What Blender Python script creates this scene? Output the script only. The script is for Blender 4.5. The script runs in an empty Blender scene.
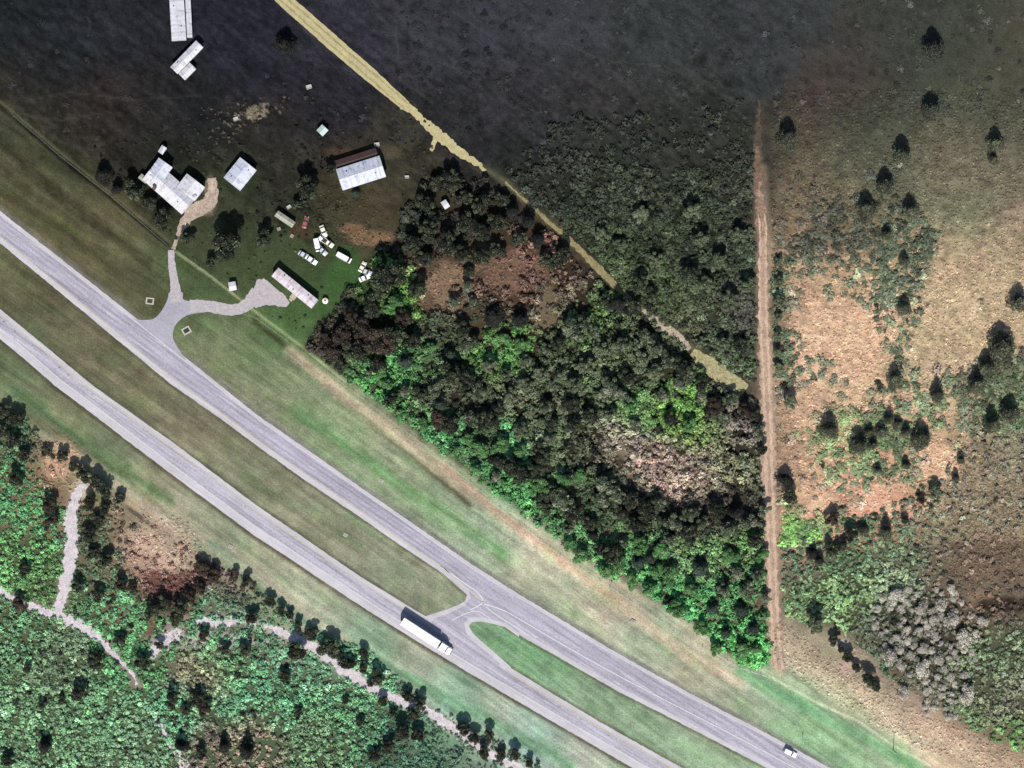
import bpy, bmesh, math, random
import numpy as np
from mathutils import Vector, Matrix
from mathutils.geometry import tessellate_polygon

S = 0.35                       # metres per photo pixel on the ground
random.seed(7)
RNG = np.random.default_rng(11)
R = math.radians
scene = bpy.context.scene
COL = scene.collection
GAIN = 2.15                    # how bright a white surface in full sun renders

def W(x, y, z=0.0):
    return Vector(((x - 512) * S, (384 - y) * S, z))

def lin(c):
    c = np.asarray(c, dtype=float) / 255.0
    return np.where(c <= 0.04045, c / 12.92, ((c + 0.055) / 1.055) ** 2.4)

def alb(r, g, b, k=1.0):
    v = lin((r, g, b)) / GAIN * k
    return (float(v[0]), float(v[1]), float(v[2]), 1.0)

# ------------------------------------------------------------------ tagging
def tag(o, label=None, cat=None, group=None, kind=None):
    if label: o['label'] = label
    if cat: o['category'] = cat
    if group: o['group'] = group
    if kind: o['kind'] = kind
    return o

def empty(name, loc, rz=0.0, label=None, cat=None, group=None):
    o = bpy.data.objects.new(name, None)
    COL.objects.link(o)
    o.location = loc
    o.rotation_euler = (0, 0, rz)
    o.empty_display_size = 0.5
    return tag(o, label, cat, group)

def link_mesh(name, me, parent=None):
    o = bpy.data.objects.new(name, me)
    COL.objects.link(o)
    if parent: o.parent = parent
    return o

def copy_tree(o, parent=None):
    c = o.copy(); COL.objects.link(c)
    if parent: c.parent = parent
    for ch in list(o.children):
        copy_tree(ch, c)
    return c

class MB:
    """collects shapes, links them as one mesh"""
    def __init__(self): self.bm = bmesh.new()
    def box(self, c, s, rz=0.0, bev=0.0, taper=None, rot=None):
        vs = []
        for z in (-1, 1):
            t = taper if (taper and z > 0) else (1, 1)
            for x, y in ((-1, -1), (1, -1), (1, 1), (-1, 1)):
                vs.append(Vector((x * s[0] / 2 * t[0], y * s[1] / 2 * t[1], z * s[2] / 2)))
        M = Matrix.Translation(c) @ (rot if rot else Matrix.Rotation(rz, 4, 'Z'))
        bv = [self.bm.verts.new(M @ v) for v in vs]
        fs = [(3, 2, 1, 0), (4, 5, 6, 7), (0, 1, 5, 4), (1, 2, 6, 5), (2, 3, 7, 6), (3, 0, 4, 7)]
        fc = [self.bm.faces.new([bv[i] for i in f]) for f in fs]
        if bev:
            ed = list({e for f in fc for e in f.edges})
            bmesh.ops.bevel(self.bm, geom=ed, offset=bev, segments=2, affect='EDGES', profile=0.6)
        return self
    def tube(self, p0, p1, r0, r1=None, n=10, caps=True):
        p0, p1 = Vector(p0), Vector(p1)
        r1 = r0 if r1 is None else r1
        d = (p1 - p0).normalized()
        a = d.orthogonal().normalized(); b = d.cross(a)
        A = [self.bm.verts.new(p0 + (a * math.cos(t) + b * math.sin(t)) * r0) for t in [i * 2 * math.pi / n for i in range(n)]]
        B = [self.bm.verts.new(p1 + (a * math.cos(t) + b * math.sin(t)) * r1) for t in [i * 2 * math.pi / n for i in range(n)]]
        for i in range(n):
            self.bm.faces.new((A[i], A[(i + 1) % n], B[(i + 1) % n], B[i]))
        if caps:
            self.bm.faces.new(A[::-1]); self.bm.faces.new(B)
        return self
    def prism(self, pts, y0, y1):
        """side profile (x,z) extruded along y"""
        A = [self.bm.verts.new((p[0], y0, p[1])) for p in pts]
        B = [self.bm.verts.new((p[0], y1, p[1])) for p in pts]
        n = len(pts)
        self.bm.faces.new(A); self.bm.faces.new(B[::-1])
        for i in range(n):
            self.bm.faces.new((A[i], B[i], B[(i + 1) % n], A[(i + 1) % n]))
        return self
    def face(self, pts):
        self.bm.faces.new([self.bm.verts.new(p) for p in pts]); return self
    def build(self, name, mat, parent=None, smooth=False):
        bmesh.ops.recalc_face_normals(self.bm, faces=self.bm.faces)
        me = bpy.data.meshes.new(name)
        self.bm.to_mesh(me); self.bm.free()
        if smooth:
            for p in me.polygons: p.use_smooth = True
        me.materials.append(mat)
        return link_mesh(name, me, parent)

def np_mesh(name, verts, fsize, nf, mat, tint=None, parent=None, link=True):
    """mesh from a flat face soup: nf faces of fsize own vertices each"""
    me = bpy.data.meshes.new(name)
    nv = len(verts)
    me.vertices.add(nv); me.vertices.foreach_set('co', verts.astype(np.float32).ravel())
    me.loops.add(nv); me.loops.foreach_set('vertex_index', np.arange(nv, dtype=np.int32))
    me.polygons.add(nf)
    me.polygons.foreach_set('loop_start', np.arange(nf, dtype=np.int32) * fsize)
    me.polygons.foreach_set('loop_total', np.full(nf, fsize, dtype=np.int32))
    me.update(calc_edges=True)
    if tint is not None:
        at = me.attributes.new('tint', 'FLOAT_COLOR', 'POINT')
        t = np.ones((nv, 4), dtype=np.float32); t[:, :tint.shape[1]] = tint
        at.data.foreach_set('color', t.ravel())
    me.materials.append(mat)
    if not link: return me
    return link_mesh(name, me, parent)

# ------------------------------------------------------------------ noise
_lat = RNG.random((256, 256))
def vnoise(x, y):
    xi = np.floor(x).astype(int); yi = np.floor(y).astype(int)
    fx = x - xi; fy = y - yi
    fx = fx * fx * (3 - 2 * fx); fy = fy * fy * (3 - 2 * fy)
    a = _lat[xi % 256, yi % 256]; b = _lat[(xi + 1) % 256, yi % 256]
    c = _lat[xi % 256, (yi + 1) % 256]; d = _lat[(xi + 1) % 256, (yi + 1) % 256]
    return (a * (1 - fx) + b * fx) * (1 - fy) + (c * (1 - fx) + d * fx) * fy
def fbm(x, y, s, o=4):
    v = 0; a = 0.5; t = 0
    x = np.asarray(x, float) / s; y = np.asarray(y, float) / s
    for i in range(o):
        v = v + a * vnoise(x + 17.3 * i, y + 5.1 * i); t += a
        x = x * 2.03; y = y * 2.03; a *= 0.55
    return v / t * 2 - 1          # about -1..1

def seg_dist(x, y, p, q):
    px, py = p; qx, qy = q
    dx, dy = qx - px, qy - py
    t = np.clip(((x - px) * dx + (y - py) * dy) / (dx * dx + dy * dy + 1e-9), 0, 1)
    return np.hypot(x - px - t * dx, y - py - t * dy)
def line_dist(x, y, pts):
    d = np.full(np.shape(x), 1e9)
    for i in range(len(pts) - 1):
        d = np.minimum(d, seg_dist(x, y, pts[i], pts[i + 1]))
    return d
def inside(x, y, poly):
    r = np.zeros(np.shape(x), bool); n = len(poly)
    for i in range(n):
        x1, y1 = poly[i]; x2, y2 = poly[(i + 1) % n]
        c = ((y1 > y) != (y2 > y)) & (x < (x2 - x1) * (y - y1) / (y2 - y1 + 1e-12) + x1)
        r ^= c
    return r
def sdf(x, y, poly):
    d = line_dist(x, y, list(poly) + [poly[0]])
    return np.where(inside(x, y, poly), -d, d)
def sstep(a, b, v):
    t = np.clip((v - a) / (b - a), 0, 1); return t * t * (3 - 2 * t)
def idw(x, y, ctrl, sig):
    """smooth interpolation of scattered control values"""
    c = np.array(ctrl, float)
    out = np.zeros((len(x), c.shape[1] - 2))
    for i in range(0, len(x), 40000):
        X = x[i:i + 40000, None]; Y = y[i:i + 40000, None]
        d2 = (X - c[None, :, 0]) ** 2 + (Y - c[None, :, 1]) ** 2
        w = np.exp(-d2 / (2 * sig * sig)) + 1e-6 / (1 + d2 / 1e4) ** 2
        out[i:i + 40000] = (w @ c[:, 2:]) / w.sum(1, keepdims=True)
    return out

def resample(pts, step):
    out = [Vector(pts[0])]
    for a, b in zip(pts[:-1], pts[1:]):
        a, b = Vector(a), Vector(b); n = max(1, int(round((b - a).length / step)))
        for k in range(1, n + 1): out.append(a.lerp(b, k / n))
    return out
def smooth_line(pts, n=8):
    P = [Vector(p) for p in pts]
    P = [P[0] * 2 - P[1]] + P + [P[-1] * 2 - P[-2]]
    out = []
    for i in range(1, len(P) - 2):
        for k in range(n):
            t = k / n
            out.append(0.5 * ((2 * P[i]) + (-P[i - 1] + P[i + 1]) * t + (2 * P[i - 1] - 5 * P[i] + 4 * P[i + 1] - P[i + 2]) * t * t
                              + (-P[i - 1] + 3 * P[i] - 3 * P[i + 1] + P[i + 2]) * t ** 3))
    out.append(P[-2])
    return out

# ------------------------------------------------------------------ materials
def new_mat(name):
    m = bpy.data.materials.new(name); m.use_nodes = True
    nt = m.node_tree
    b = nt.nodes['Principled BSDF']
    b.inputs['Specular IOR Level'].default_value = 0.25
    return m, nt, b
def N(nt, t, **kw):
    n = nt.nodes.new(t)
    for k, v in kw.items(): setattr(n, k, v)
    return n
def noise_node(nt, scale, detail=4, rough=0.6, vec=None, coord='Object'):
    n = N(nt, 'ShaderNodeTexNoise')
    n.inputs['Scale'].default_value = scale; n.inputs['Detail'].default_value = detail; n.inputs['Roughness'].default_value = rough
    if vec is None:
        tc = N(nt, 'ShaderNodeTexCoord'); vec = tc.outputs[coord]
    nt.links.new(vec, n.inputs['Vector'])
    return n
def rng_node(nt, src, a, b, c, d):
    m = N(nt, 'ShaderNodeMapRange')
    m.inputs[1].default_value = a; m.inputs[2].default_value = b; m.inputs[3].default_value = c; m.inputs[4].default_value = d
    nt.links.new(src, m.inputs[0]); return m.outputs[0]
def mul_col(nt, col, fac):
    v = N(nt, 'ShaderNodeVectorMath', operation='SCALE')
    nt.links.new(col, v.inputs[0]); nt.links.new(fac, v.inputs['Scale']); return v.outputs[0]
def mathn(nt, op, a, b):
    m = N(nt, 'ShaderNodeMath', operation=op)
    for i, v in enumerate((a, b)):
        if isinstance(v, (int, float)): m.inputs[i].default_value = v
        else: nt.links.new(v, m.inputs[i])
    return m.outputs[0]

def simple_mat(name, col, rough=0.7, var=0.15, scale=1.5, metal=0.0, spec=0.25, bump=0.0, fine=None):
    m, nt, b = new_mat(name)
    b.inputs['Roughness'].default_value = rough; b.inputs['Metallic'].default_value = metal
    b.inputs['Specular IOR Level'].default_value = spec
    rgb = N(nt, 'ShaderNodeRGB'); rgb.outputs[0].default_value = col
    n = noise_node(nt, scale, 5, 0.65)
    f = rng_node(nt, n.outputs['Fac'], 0.3, 0.7, 1 - var, 1 + var)
    if fine:
        n2 = noise_node(nt, fine[0], 2, 0.5)
        f = mathn(nt, 'MULTIPLY', f, rng_node(nt, n2.outputs['Fac'], 0.3, 0.7, 1 - fine[1], 1 + fine[1]))
    nt.links.new(mul_col(nt, rgb.outputs[0], f), b.inputs['Base Color'])
    if bump:
        bp = N(nt, 'ShaderNodeBump'); bp.inputs['Strength'].default_value = bump; bp.inputs['Distance'].default_value = 0.1
        nt.links.new(n.outputs['Fac'], bp.inputs['Height']); nt.links.new(bp.outputs[0], b.inputs['Normal'])
    return m

def metal_roof_mat(name, col, dirt, pitch=0.3, streak=0.35):
    """ribbed sheet metal; ribs run down the slope = object Y; weather streaks and rust spots"""
    m, nt, b = new_mat(name)
    b.inputs['Roughness'].default_value = 0.55; b.inputs['Specular IOR Level'].default_value = 0.3
    tc = N(nt, 'ShaderNodeTexCoord')
    mp = N(nt, 'ShaderNodeMapping'); mp.inputs['Scale'].default_value = (1.3, 0.16, 0.2)
    nt.links.new(tc.outputs['Object'], mp.inputs[0])
    n = noise_node(nt, 1.0, 5, 0.7, vec=mp.outputs[0])
    n2 = noise_node(nt, 0.7, 6, 0.72, vec=tc.outputs['Object'])
    f = mathn(nt, 'ADD', rng_node(nt, n.outputs['Fac'], 0.48, 0.75, 0, streak), rng_node(nt, n2.outputs['Fac'], 0.5, 0.75, 0, streak))
    mx = N(nt, 'ShaderNodeMix', data_type='RGBA')
    mx.inputs[6].default_value = col; mx.inputs[7].default_value = dirt
    nt.links.new(f, mx.inputs[0])
    nt.links.new(mx.outputs[2], b.inputs['Base Color'])
    w = N(nt, 'ShaderNodeTexWave', wave_type='BANDS', bands_direction='X')
    w.inputs['Scale'].default_value = 0.314 / pitch
    nt.links.new(tc.outputs['Object'], w.inputs['Vector'])
    bp = N(nt, 'ShaderNodeBump'); bp.inputs['Strength'].default_value = 0.5; bp.inputs['Distance'].default_value = 0.04
    nt.links.new(w.outputs['Fac'], bp.inputs['Height']); nt.links.new(bp.outputs[0], b.inputs['Normal'])
    return m

def leaf_mat(name, rough=0.75):
    """foliage: colour from the 'tint' attribute of each leaf clump, a little per-tree variation"""
    m, nt, b = new_mat(name)
    b.inputs['Roughness'].default_value = rough; b.inputs['Specular IOR Level'].default_value = 0.12
    a = N(nt, 'ShaderNodeAttribute'); a.attribute_name = 'tint'
    oi = N(nt, 'ShaderNodeObjectInfo')
    f = rng_node(nt, oi.outputs['Random'], 0, 1, 0.8, 1.2)
    nt.links.new(mul_col(nt, a.outputs['Color'], f), b.inputs['Base Color'])
    return m
# ================================================================== photo-space layout
A_TOP = [(-420, -125), (-200, 51), (0, 211), (70, 266), (135, 317), (175, 349), (215, 381), (256, 414), (318, 457), (366, 491), (418, 527), (470, 563), (512, 590), (560, 619), (612, 650), (660, 677), (712, 705), (768, 734), (830, 768), (1000, 858), (1300, 1008)]
A_BOT = [(-420, -93), (-200, 83), (0, 243), (80, 309), (126, 347), (172, 385), (214, 414), (256, 445), (306, 481), (360, 517), (400, 545), (441, 572), (480, 606), (512, 631), (560, 658), (619, 692), (655, 710), (692, 729), (767, 768), (940, 860), (1240, 1012)]
B_TOP = [(-420, -8), (-200, 157), (0, 309), (50, 350), (92, 385), (175, 444), (215, 474), (256, 505), (310, 542), (361, 577), (425, 616), (470, 643), (511, 668), (560, 698), (600, 722), (684, 769), (860, 866), (1160, 1022)]
B_BOT = [(-420, 22), (-200, 187), (0, 339), (28, 362), (54, 385), (90, 412), (125, 439), (190, 488), (255, 536), (286, 556), (317, 577), (370, 612), (420, 643), (466, 671), (512, 698), (560, 726), (634, 769), (810, 866), (1110, 1022)]
WOOD = [(305, 348), (322, 322), (345, 296), (358, 272), (372, 250), (400, 235), (405, 205), (440, 175), (480, 175), (505, 200), (540, 222), (575, 258), (610, 290), (648, 318), (668, 335), (690, 355), (722, 385), (748, 390), (762, 420), (764, 520), (770, 668), (745, 664), (715, 642), (690, 622), (655, 600), (620, 578), (590, 562), (560, 540), (525, 515), (490, 490), (455, 462), (420, 435), (390, 408), (360, 388), (330, 365)]
SCRUB = [(500, 165), (560, 120), (660, 110), (750, 100), (753, 250), (757, 385), (742, 380), (715, 362), (690, 342), (660, 320), (625, 290), (590, 255), (555, 220), (535, 205)]
SW = [(-60, 380), (0, 405), (25, 415), (45, 448), (70, 462), (100, 478), (125, 505), (160, 530), (195, 555), (230, 570), (262, 592), (300, 628), (340, 640), (370, 655), (400, 680), (430, 706), (480, 733), (545, 768), (600, 800), (-60, 800)]
SE = [(782, 540), (800, 530), (830, 515), (850, 520), (900, 500), (935, 480), (960, 440), (985, 420), (1080, 400), (1080, 790), (1000, 742), (960, 722), (930, 704), (890, 680), (872, 660), (845, 632), (830, 622), (800, 628), (784, 610)]
EFIELD = [(772, 90), (1200, 90), (1200, 540), (960, 540), (900, 545), (782, 560), (775, 420), (768, 300)]
YELLOW = [(262, -22), (285, 0.5), (336, 45.5), (379, 82.5), (406, 106), (430, 128), (455, 148), (484, 168)]
DIAG = [(484, 168), (505, 182), (540, 214), (580, 250), (618, 288), (650, 316), (680, 336), (705, 360), (725, 378), (742, 388)]
ETRACK = [(758, 60), (760, 110), (759, 170), (763, 230), (763, 300), (767, 400), (769, 470), (772, 560), (776, 640), (780, 670)]
SAND1 = [(84, 482), (72, 510), (72, 540), (68, 570), (60, 605), (57, 615)]
SAND2 = [(-30, 578), (0, 592), (25, 603), (45, 612), (75, 622), (100, 640), (118, 658), (130, 672), (138, 684)]
SAND3 = [(152, 655), (165, 640), (175, 625), (200, 620), (240, 618), (268, 628), (300, 640), (325, 655), (345, 670), (366, 684), (392, 698), (420, 708), (445, 722), (470, 740), (500, 758), (530, 775)]

GC = [  # ground colours, screen dimming at top and left painted in: x, y, r, g, b
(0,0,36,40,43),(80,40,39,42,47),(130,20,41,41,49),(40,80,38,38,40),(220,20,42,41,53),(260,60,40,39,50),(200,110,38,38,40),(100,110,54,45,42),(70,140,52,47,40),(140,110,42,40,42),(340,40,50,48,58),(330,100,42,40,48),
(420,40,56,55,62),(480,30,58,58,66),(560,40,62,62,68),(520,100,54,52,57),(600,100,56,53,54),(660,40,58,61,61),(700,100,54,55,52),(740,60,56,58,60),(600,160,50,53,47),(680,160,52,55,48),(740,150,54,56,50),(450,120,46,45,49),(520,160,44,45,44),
(790,30,60,62,64),(850,60,68,63,59),(840,95,78,64,57),(900,30,64,66,60),(960,40,68,70,60),(1020,60,82,78,64),(870,120,72,76,61),(980,100,84,86,68),(800,160,98,86,69),(850,160,88,88,69),(910,160,92,92,73),(950,170,122,106,86),(1000,170,106,100,80),(960,210,98,106,80),(1015,230,138,116,96),
(800,210,118,98,77),(830,215,112,100,76),(950,250,155,130,104),(1000,280,160,138,110),(790,260,155,124,100),(830,290,170,138,110),(810,340,190,148,122),(850,340,194,152,124),(790,380,184,144,120),(950,320,168,144,114),(930,370,162,140,112),(870,390,175,142,114),(820,390,170,142,114),
(800,430,168,132,108),(790,470,174,140,116),(820,470,184,146,116),(880,500,198,142,118),(840,510,190,140,116),(930,460,190,146,116),(960,430,150,126,100),(990,480,138,120,98),(940,520,130,116,92),(1000,530,136,118,94),(980,570,128,110,88),(1010,420,120,122,94),(800,540,168,136,112),
(10,140,70,68,50),(20,180,90,78,54),(60,200,92,82,54),(110,230,96,86,58),(60,170,60,62,42),(150,285,84,82,54),(120,300,98,88,62),(60,240,86,76,52),(200,250,72,78,50),(20,120,60,56,44),
(190,265,70,78,50),(220,285,72,86,52),(250,190,54,57,43),(215,215,66,70,48),(290,260,72,86,52),(340,290,64,98,50),(330,240,62,66,46),(290,330,84,112,62),(360,210,80,71,51),(340,190,70,62,44),(390,170,66,60,46),(370,235,86,74,54),(270,130,48,44,42),(410,150,56,53,44),(300,190,48,46,40),(170,180,44,45,36),(140,150,44,42,38),
(220,340,112,114,80),(280,390,122,120,90),(330,420,124,132,94),(400,440,146,134,108),(380,480,127,137,102),(440,500,132,142,107),(480,540,142,150,120),(430,460,142,142,107),(560,600,142,144,114),(540,560,164,148,124),(640,650,147,147,120),(600,605,168,144,122),(700,670,160,144,118),(730,700,142,142,114),
(800,690,125,147,110),(850,700,165,148,120),(820,740,120,150,106),(870,750,127,152,112),(900,720,190,157,132),(960,750,184,148,120),(820,660,184,160,132),(1010,765,168,138,112),
(20,280,94,84,60),(80,340,102,92,68),(150,400,110,100,74),(200,420,122,108,84),(260,470,114,107,82),(330,520,127,120,94),(400,570,132,127,102),(430,600,130,124,100),(490,635,105,136,96),(540,660,108,140,99),(600,700,122,140,106),(660,740,127,142,110),(740,780,132,145,112),
(10,360,96,99,69),(20,400,110,114,80),(60,420,117,107,80),(110,450,102,112,80),(150,470,137,127,100),(210,520,127,132,100),(180,530,165,148,124),(260,560,154,138,115),(320,600,148,140,114),(300,610,170,154,134),(360,640,122,142,114),(420,670,148,140,120),(450,700,112,147,120),(500,700,152,144,124),(530,740,132,157,140),(580,750,157,150,132),
(60,480,165,120,92),(130,520,150,115,92),(155,555,175,130,108),(170,580,140,100,84),(30,600,95,105,70),(100,700,92,110,78),(250,700,90,110,80),(350,720,90,105,78),(230,640,130,125,105),(850,590,80,90,62),(930,650,70,66,58),(1000,690,90,90,68),(500,240,92,70,54),(460,285,120,92,70),(530,280,96,64,52),(600,400,58,56,42),(680,470,130,105,86),(430,390,50,48,38),(600,200,48,52,40),(650,230,48,54,40),(700,230,50,54,42),(740,220,52,54,44),(740,280,56,60,48),(700,290,56,60,44),(650,290,54,58,42),(720,340,64,66,50),(745,360,68,68,54),(748,320,60,60,48),(700,330,70,70,52),(748,180,54,54,44),(730,420,54,48,42),(755,460,60,58,46)]

def paint(C, x, y, m, col, k=1.0):
    m = (np.clip(m, 0, 1) * k)[:, None]
    return C * (1 - m) + np.array(col, float)[None, :] * m

def ground_colour(x, y):
    """display colours of the ground at photo positions"""
    xx = x + 9 * fbm(x, y, 26, 4); yy = y + 9 * fbm(x + 311, y + 97, 26, 4)
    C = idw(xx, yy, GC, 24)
    n1 = fbm(x, y, 14, 5); n2 = fbm(x + 500, y, 5, 3)
    lined = lambda pts, w, soft, amp=2.0: 1 - sstep(w - soft, w + soft, line_dist(x, y, pts) + amp * n1)
    # drainage swales and mown bands along the highway
    C = paint(C, x, y, lined([(-200, 0), (5, 148), (55, 190), (95, 222), (130, 250), (148, 262)], 4.5, 4.5, 3.5), (52, 45, 32), 0.5)
    C = paint(C, x, y, lined([(-200, -60), (18, 122), (60, 158), (110, 198), (168, 246)], 1.6, 1.2, .6), (30, 32, 24), 0.8)
    C = paint(C, x, y, lined([(-200, -64), (20, 118), (62, 154), (112, 194), (170, 242)], 1.2, 1, .6), (112, 104, 74), 0.6)
    C = paint(C, x, y, lined([(0, 190), (60, 228), (120, 275), (170, 312)], 5, 5, 3), (70, 62, 40), 0.5)
    C = paint(C, x, y, lined([(176, 252), (210, 276), (256, 312), (300, 345), (345, 382)], 1.2, 1, .4), (170, 165, 120), 0.7)
    C = paint(C, x, y, lined([(255, 322), (288, 348), (320, 376), (350, 404), (378, 428), (420, 462), (470, 505)], 2.2, 2.5, 1.5), (60, 52, 36), 0.7)
    C = paint(C, x, y, lined([(290, 352), (340, 392), (400, 440), (450, 478), (520, 530), (600, 590), (680, 650), (740, 682)], 6, 4, 3), (176, 148, 122), 0.8)
    C = paint(C, x, y, lined([(440, 462), (470, 488), (540, 545), (620, 602)], 3, 3, 3), (178, 130, 108), 0.7)
    C = paint(C, x, y, lined([(296, 410), (350, 448), (400, 484), (470, 530), (500, 552)], 6, 5, 4), (95, 128, 78), 0.6)
    C = paint(C, x, y, lined([(15, 392), (60, 425), (110, 462), (170, 500)], 5, 4, 3), (84, 104, 66), 0.7)
    C = paint(C, x, y, lined([(210, 545), (275, 598), (330, 636), (390, 668), (450, 700), (520, 738), (570, 765)], 5, 4, 3), (98, 134, 100), 0.75)
    C = paint(C, x, y, lined([(30, 430), (100, 470), (160, 515), (230, 562), (300, 610), (345, 640)], 4, 4, 3), (186, 160, 136), 0.6)
    C = paint(C, x, y, lined([(128, 508), (160, 532), (197, 558)], 1.2, .8, .5), (62, 40, 32), 0.8)  # weeds under the fence, with its shadow line painted in
    C = paint(C, x, y, lined([(388, 682), (420, 703), (456, 726)], 1.6, .8, .5), (66, 44, 36), 0.9)  # lower fence line, weeds and fence shadow painted as one dark strip
    C = paint(C, x, y, lined([(740, 672), (772, 690), (815, 712), (860, 736), (930, 775)], 6, 4, 2), (98, 148, 98), 0.65)
    C = paint(C, x, y, lined([(770, 676), (815, 702), (860, 722), (893, 745), (930, 766)], 1.1, .8, .6), (206, 206, 165), 0.6)
    C = paint(C, x, y, lined([(780, 640), (800, 660), (850, 690), (900, 722), (960, 742), (1030, 765)], 13, 9, 5), (200, 165, 136), 0.6)
    # furrowed streaks of the pink strip
    # wood floors
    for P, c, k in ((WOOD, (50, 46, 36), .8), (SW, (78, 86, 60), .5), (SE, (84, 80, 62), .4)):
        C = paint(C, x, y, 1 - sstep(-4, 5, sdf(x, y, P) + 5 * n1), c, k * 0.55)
    # bare brown openings in the woods
    for bx, by, rx, ry, c in ((515, 272, 42, 26, (142, 104, 84)), (450, 285, 34, 24, (158, 124, 96)), (478, 255, 24, 16, (135, 105, 80)), (545, 310, 20, 24, (130, 112, 84)), (505, 352, 24, 5, (140, 132, 96)),
                              (672, 470, 46, 32, (170, 138, 120)), (622, 445, 26, 14, (160, 140, 118)), (60, 462, 22, 22, (190, 142, 112)), (84, 486, 14, 12, (190, 150, 110)), (158, 555, 42, 34, (198, 158, 134)), (180, 582, 40, 12, (112, 66, 60)),
                              (880, 508, 70, 12, (204, 146, 122)), (938, 462, 24, 20, (206, 160, 130)), (925, 402, 16, 12, (205, 165, 135)), (370, 238, 24, 8, (150, 112, 80)),
                              (350, 228, 16, 6, (140, 100, 72)), (300, 232, 12, 10, (86, 62, 50)), (205, 640, 60, 9, (205, 195, 190)), (985, 598, 16, 9, (160, 128, 96)), (985, 560, 40, 26, (128, 102, 80)), (850, 665, 14, 10, (205, 165, 150)),
                              (840, 645, 10, 7, (190, 170, 160)), (1005, 605, 30, 10, (50, 42, 36)), (210, 195, 7, 20, (150, 128, 106)), (195, 210, 14, 5, (180, 160, 138)), (385, 152, 18, 8, (92, 82, 64)), (345, 152, 16, 5, (84, 62, 48)), (345, 275, 24, 28, (64, 104, 48))):
        d = np.hypot((x - bx) / rx, (y - by) / ry) + 0.45 * n1 + 0.2 * n2
        C = paint(C, x, y, 1 - sstep(0.65, 1.15, d), c, 0.8)
    d = np.hypot((x - 250) / 20, (y - 113) / 12) + 1.2 * fbm(x, y, 4, 4) + .5 * n1
    C = paint(C, x, y, 1 - sstep(0.5, 0.8, d), (160, 145, 115), 0.8)
    # faint margins of pavement, driveways and tracks where grit spreads into the grass
    C = paint(C, x, y, lined(A_TOP, 4, 4, 2.5), (150, 145, 142), 0.6)
    for P, w in ((A_BOT, 2), (B_BOT, 2), (B_TOP, 2)):
        C = paint(C, x, y, lined(P, w + .6, 1, .5), (88, 80, 60), 0.6)
    for P, w, c in ((DIAG, 3, (125, 120, 86)), (ETRACK[1:3], 4, (92, 74, 60)), (ETRACK[2:], 8, (160, 132, 110)), (SAND1, 8, (170, 150, 135)), (SAND2, 7, (175, 155, 140)), (SAND3, 7, (178, 165, 155))):
        C = paint(C, x, y, lined(P, w, 4, 3), c, 0.7)
    C = paint(C, x, y, lined([(799, 230), (797, 300), (798, 400)], 2.5, 2.5, 2), (205, 165, 140), 0.35)
    C = C * (1 + 0.10 * n1[:, None] + 0.08 * n2[:, None])
    lum = C.mean(1, keepdims=True); C = lum + (C - lum) * 0.78
    rd = np.minimum(line_dist(x, y, A_TOP), line_dist(x, y, B_BOT))
    # u runs along the highway, v across it: long mown swaths and straw patches
    u = x * .82 + y * .57; v = -x * .57 + y * .82
    sw = fbm(u / 9, v, 5, 3) * .5 + fbm(u / 5 + 40, v + 90, 12, 3) * .7
    ver = (1 - sstep(60, 100, rd)) * sstep(2, 6, rd)
    C = C * (1 + 0.20 * (sw * ver)[:, None])
    g = np.clip(fbm(u / 4 + 70, v, 9, 3), 0, 1) * ver
    C = C * (1 + g[:, None] * np.array([[-.11, .01, -.09]]))
    lift = 0.17 * ver + 0.06 * sstep(250, 600, x) * ver + 0.24 * (1 - sstep(-4, 6, sdf(x, y, EFIELD))) * sstep(110, 260, y)
    C = C * (1 + lift[:, None]) * (1 + ver[:, None] * np.array([[-.02, .015, .02]]))
    dk = 1 - sstep(50, 75, C.mean(1))
    C = C * (1 + (dk * (.30 * fbm(x + 9, y, 3.5, 4) + .30 * fbm(u / 3, v * 1.4, 6, 3)))[:, None])
    for pts in ([(88, 18), (91, 24), (88, 36)], [(84, 152), (98, 146), (104, 143)], [(150, 94), (165, 96)], [(30, 100), (70, 92), (130, 100), (200, 96)], [(10, 112), (60, 120), (110, 112)], [(330, 62), (345, 78), (352, 92)], [(432, 152), (425, 175), (412, 200)], [(395, 20), (398, 50), (400, 80)], [(560, 40), (600, 60), (660, 66), (740, 92)]):
        C = paint(C, x, y, lined(pts, .8, .8, .8), (92, 86, 78), 0.35)
    tf = (1 - sstep(-4, 6, sdf(x, y, EFIELD)))
    C = C * (1 + (tf * sstep(120, 240, y))[:, None] * np.array([[.0, -.01, -.035]]))
    C = C * (1 + 0.22 * (tf * fbm(x / 1.6, y, 3.2, 3))[:, None])
    return np.clip(C, 8, 235)

def ground_height(x, y):
    g = lambda pts, w, d: -d * np.exp(-(line_dist(x, y, pts) / w) ** 2)
    z = g([(-200, 0), (5, 148), (55, 190), (95, 222), (148, 262)], 7, 0.55)
    z = z + g([(255, 325), (320, 378), (378, 432), (470, 500), (600, 600), (700, 672)], 6, 0.4)
    z = z + g([(-60, 345), (60, 432), (170, 512), (275, 600), (390, 672), (520, 742), (600, 790)], 6, 0.4)
    road = np.minimum.reduce([line_dist(x, y, P) for P in (A_TOP, A_BOT, B_TOP, B_BOT)])
    flat = line_dist(x, y, [(172, 250), (176, 304), (205, 306), (238, 309), (262, 292), (300, 290)])
    k = sstep(8, 30, road) * sstep(8, 26, flat)
    # humps and hollows of rough ground, flat near the roads
    amp = 0.34
    z = (z + amp * 0.5 * fbm(x, y, 22, 3)) * k
    return z

def axis(a, b, step, far):
    core = list(np.arange(a, b + step, step))
    lo, hi, d = [], [], step
    p, q = core[0], core[-1]
    while d < far:
        d *= 1.7; p -= d; q += d
        lo.append(p); hi.append(q)
    return np.array(lo[::-1] + core + hi)

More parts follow.
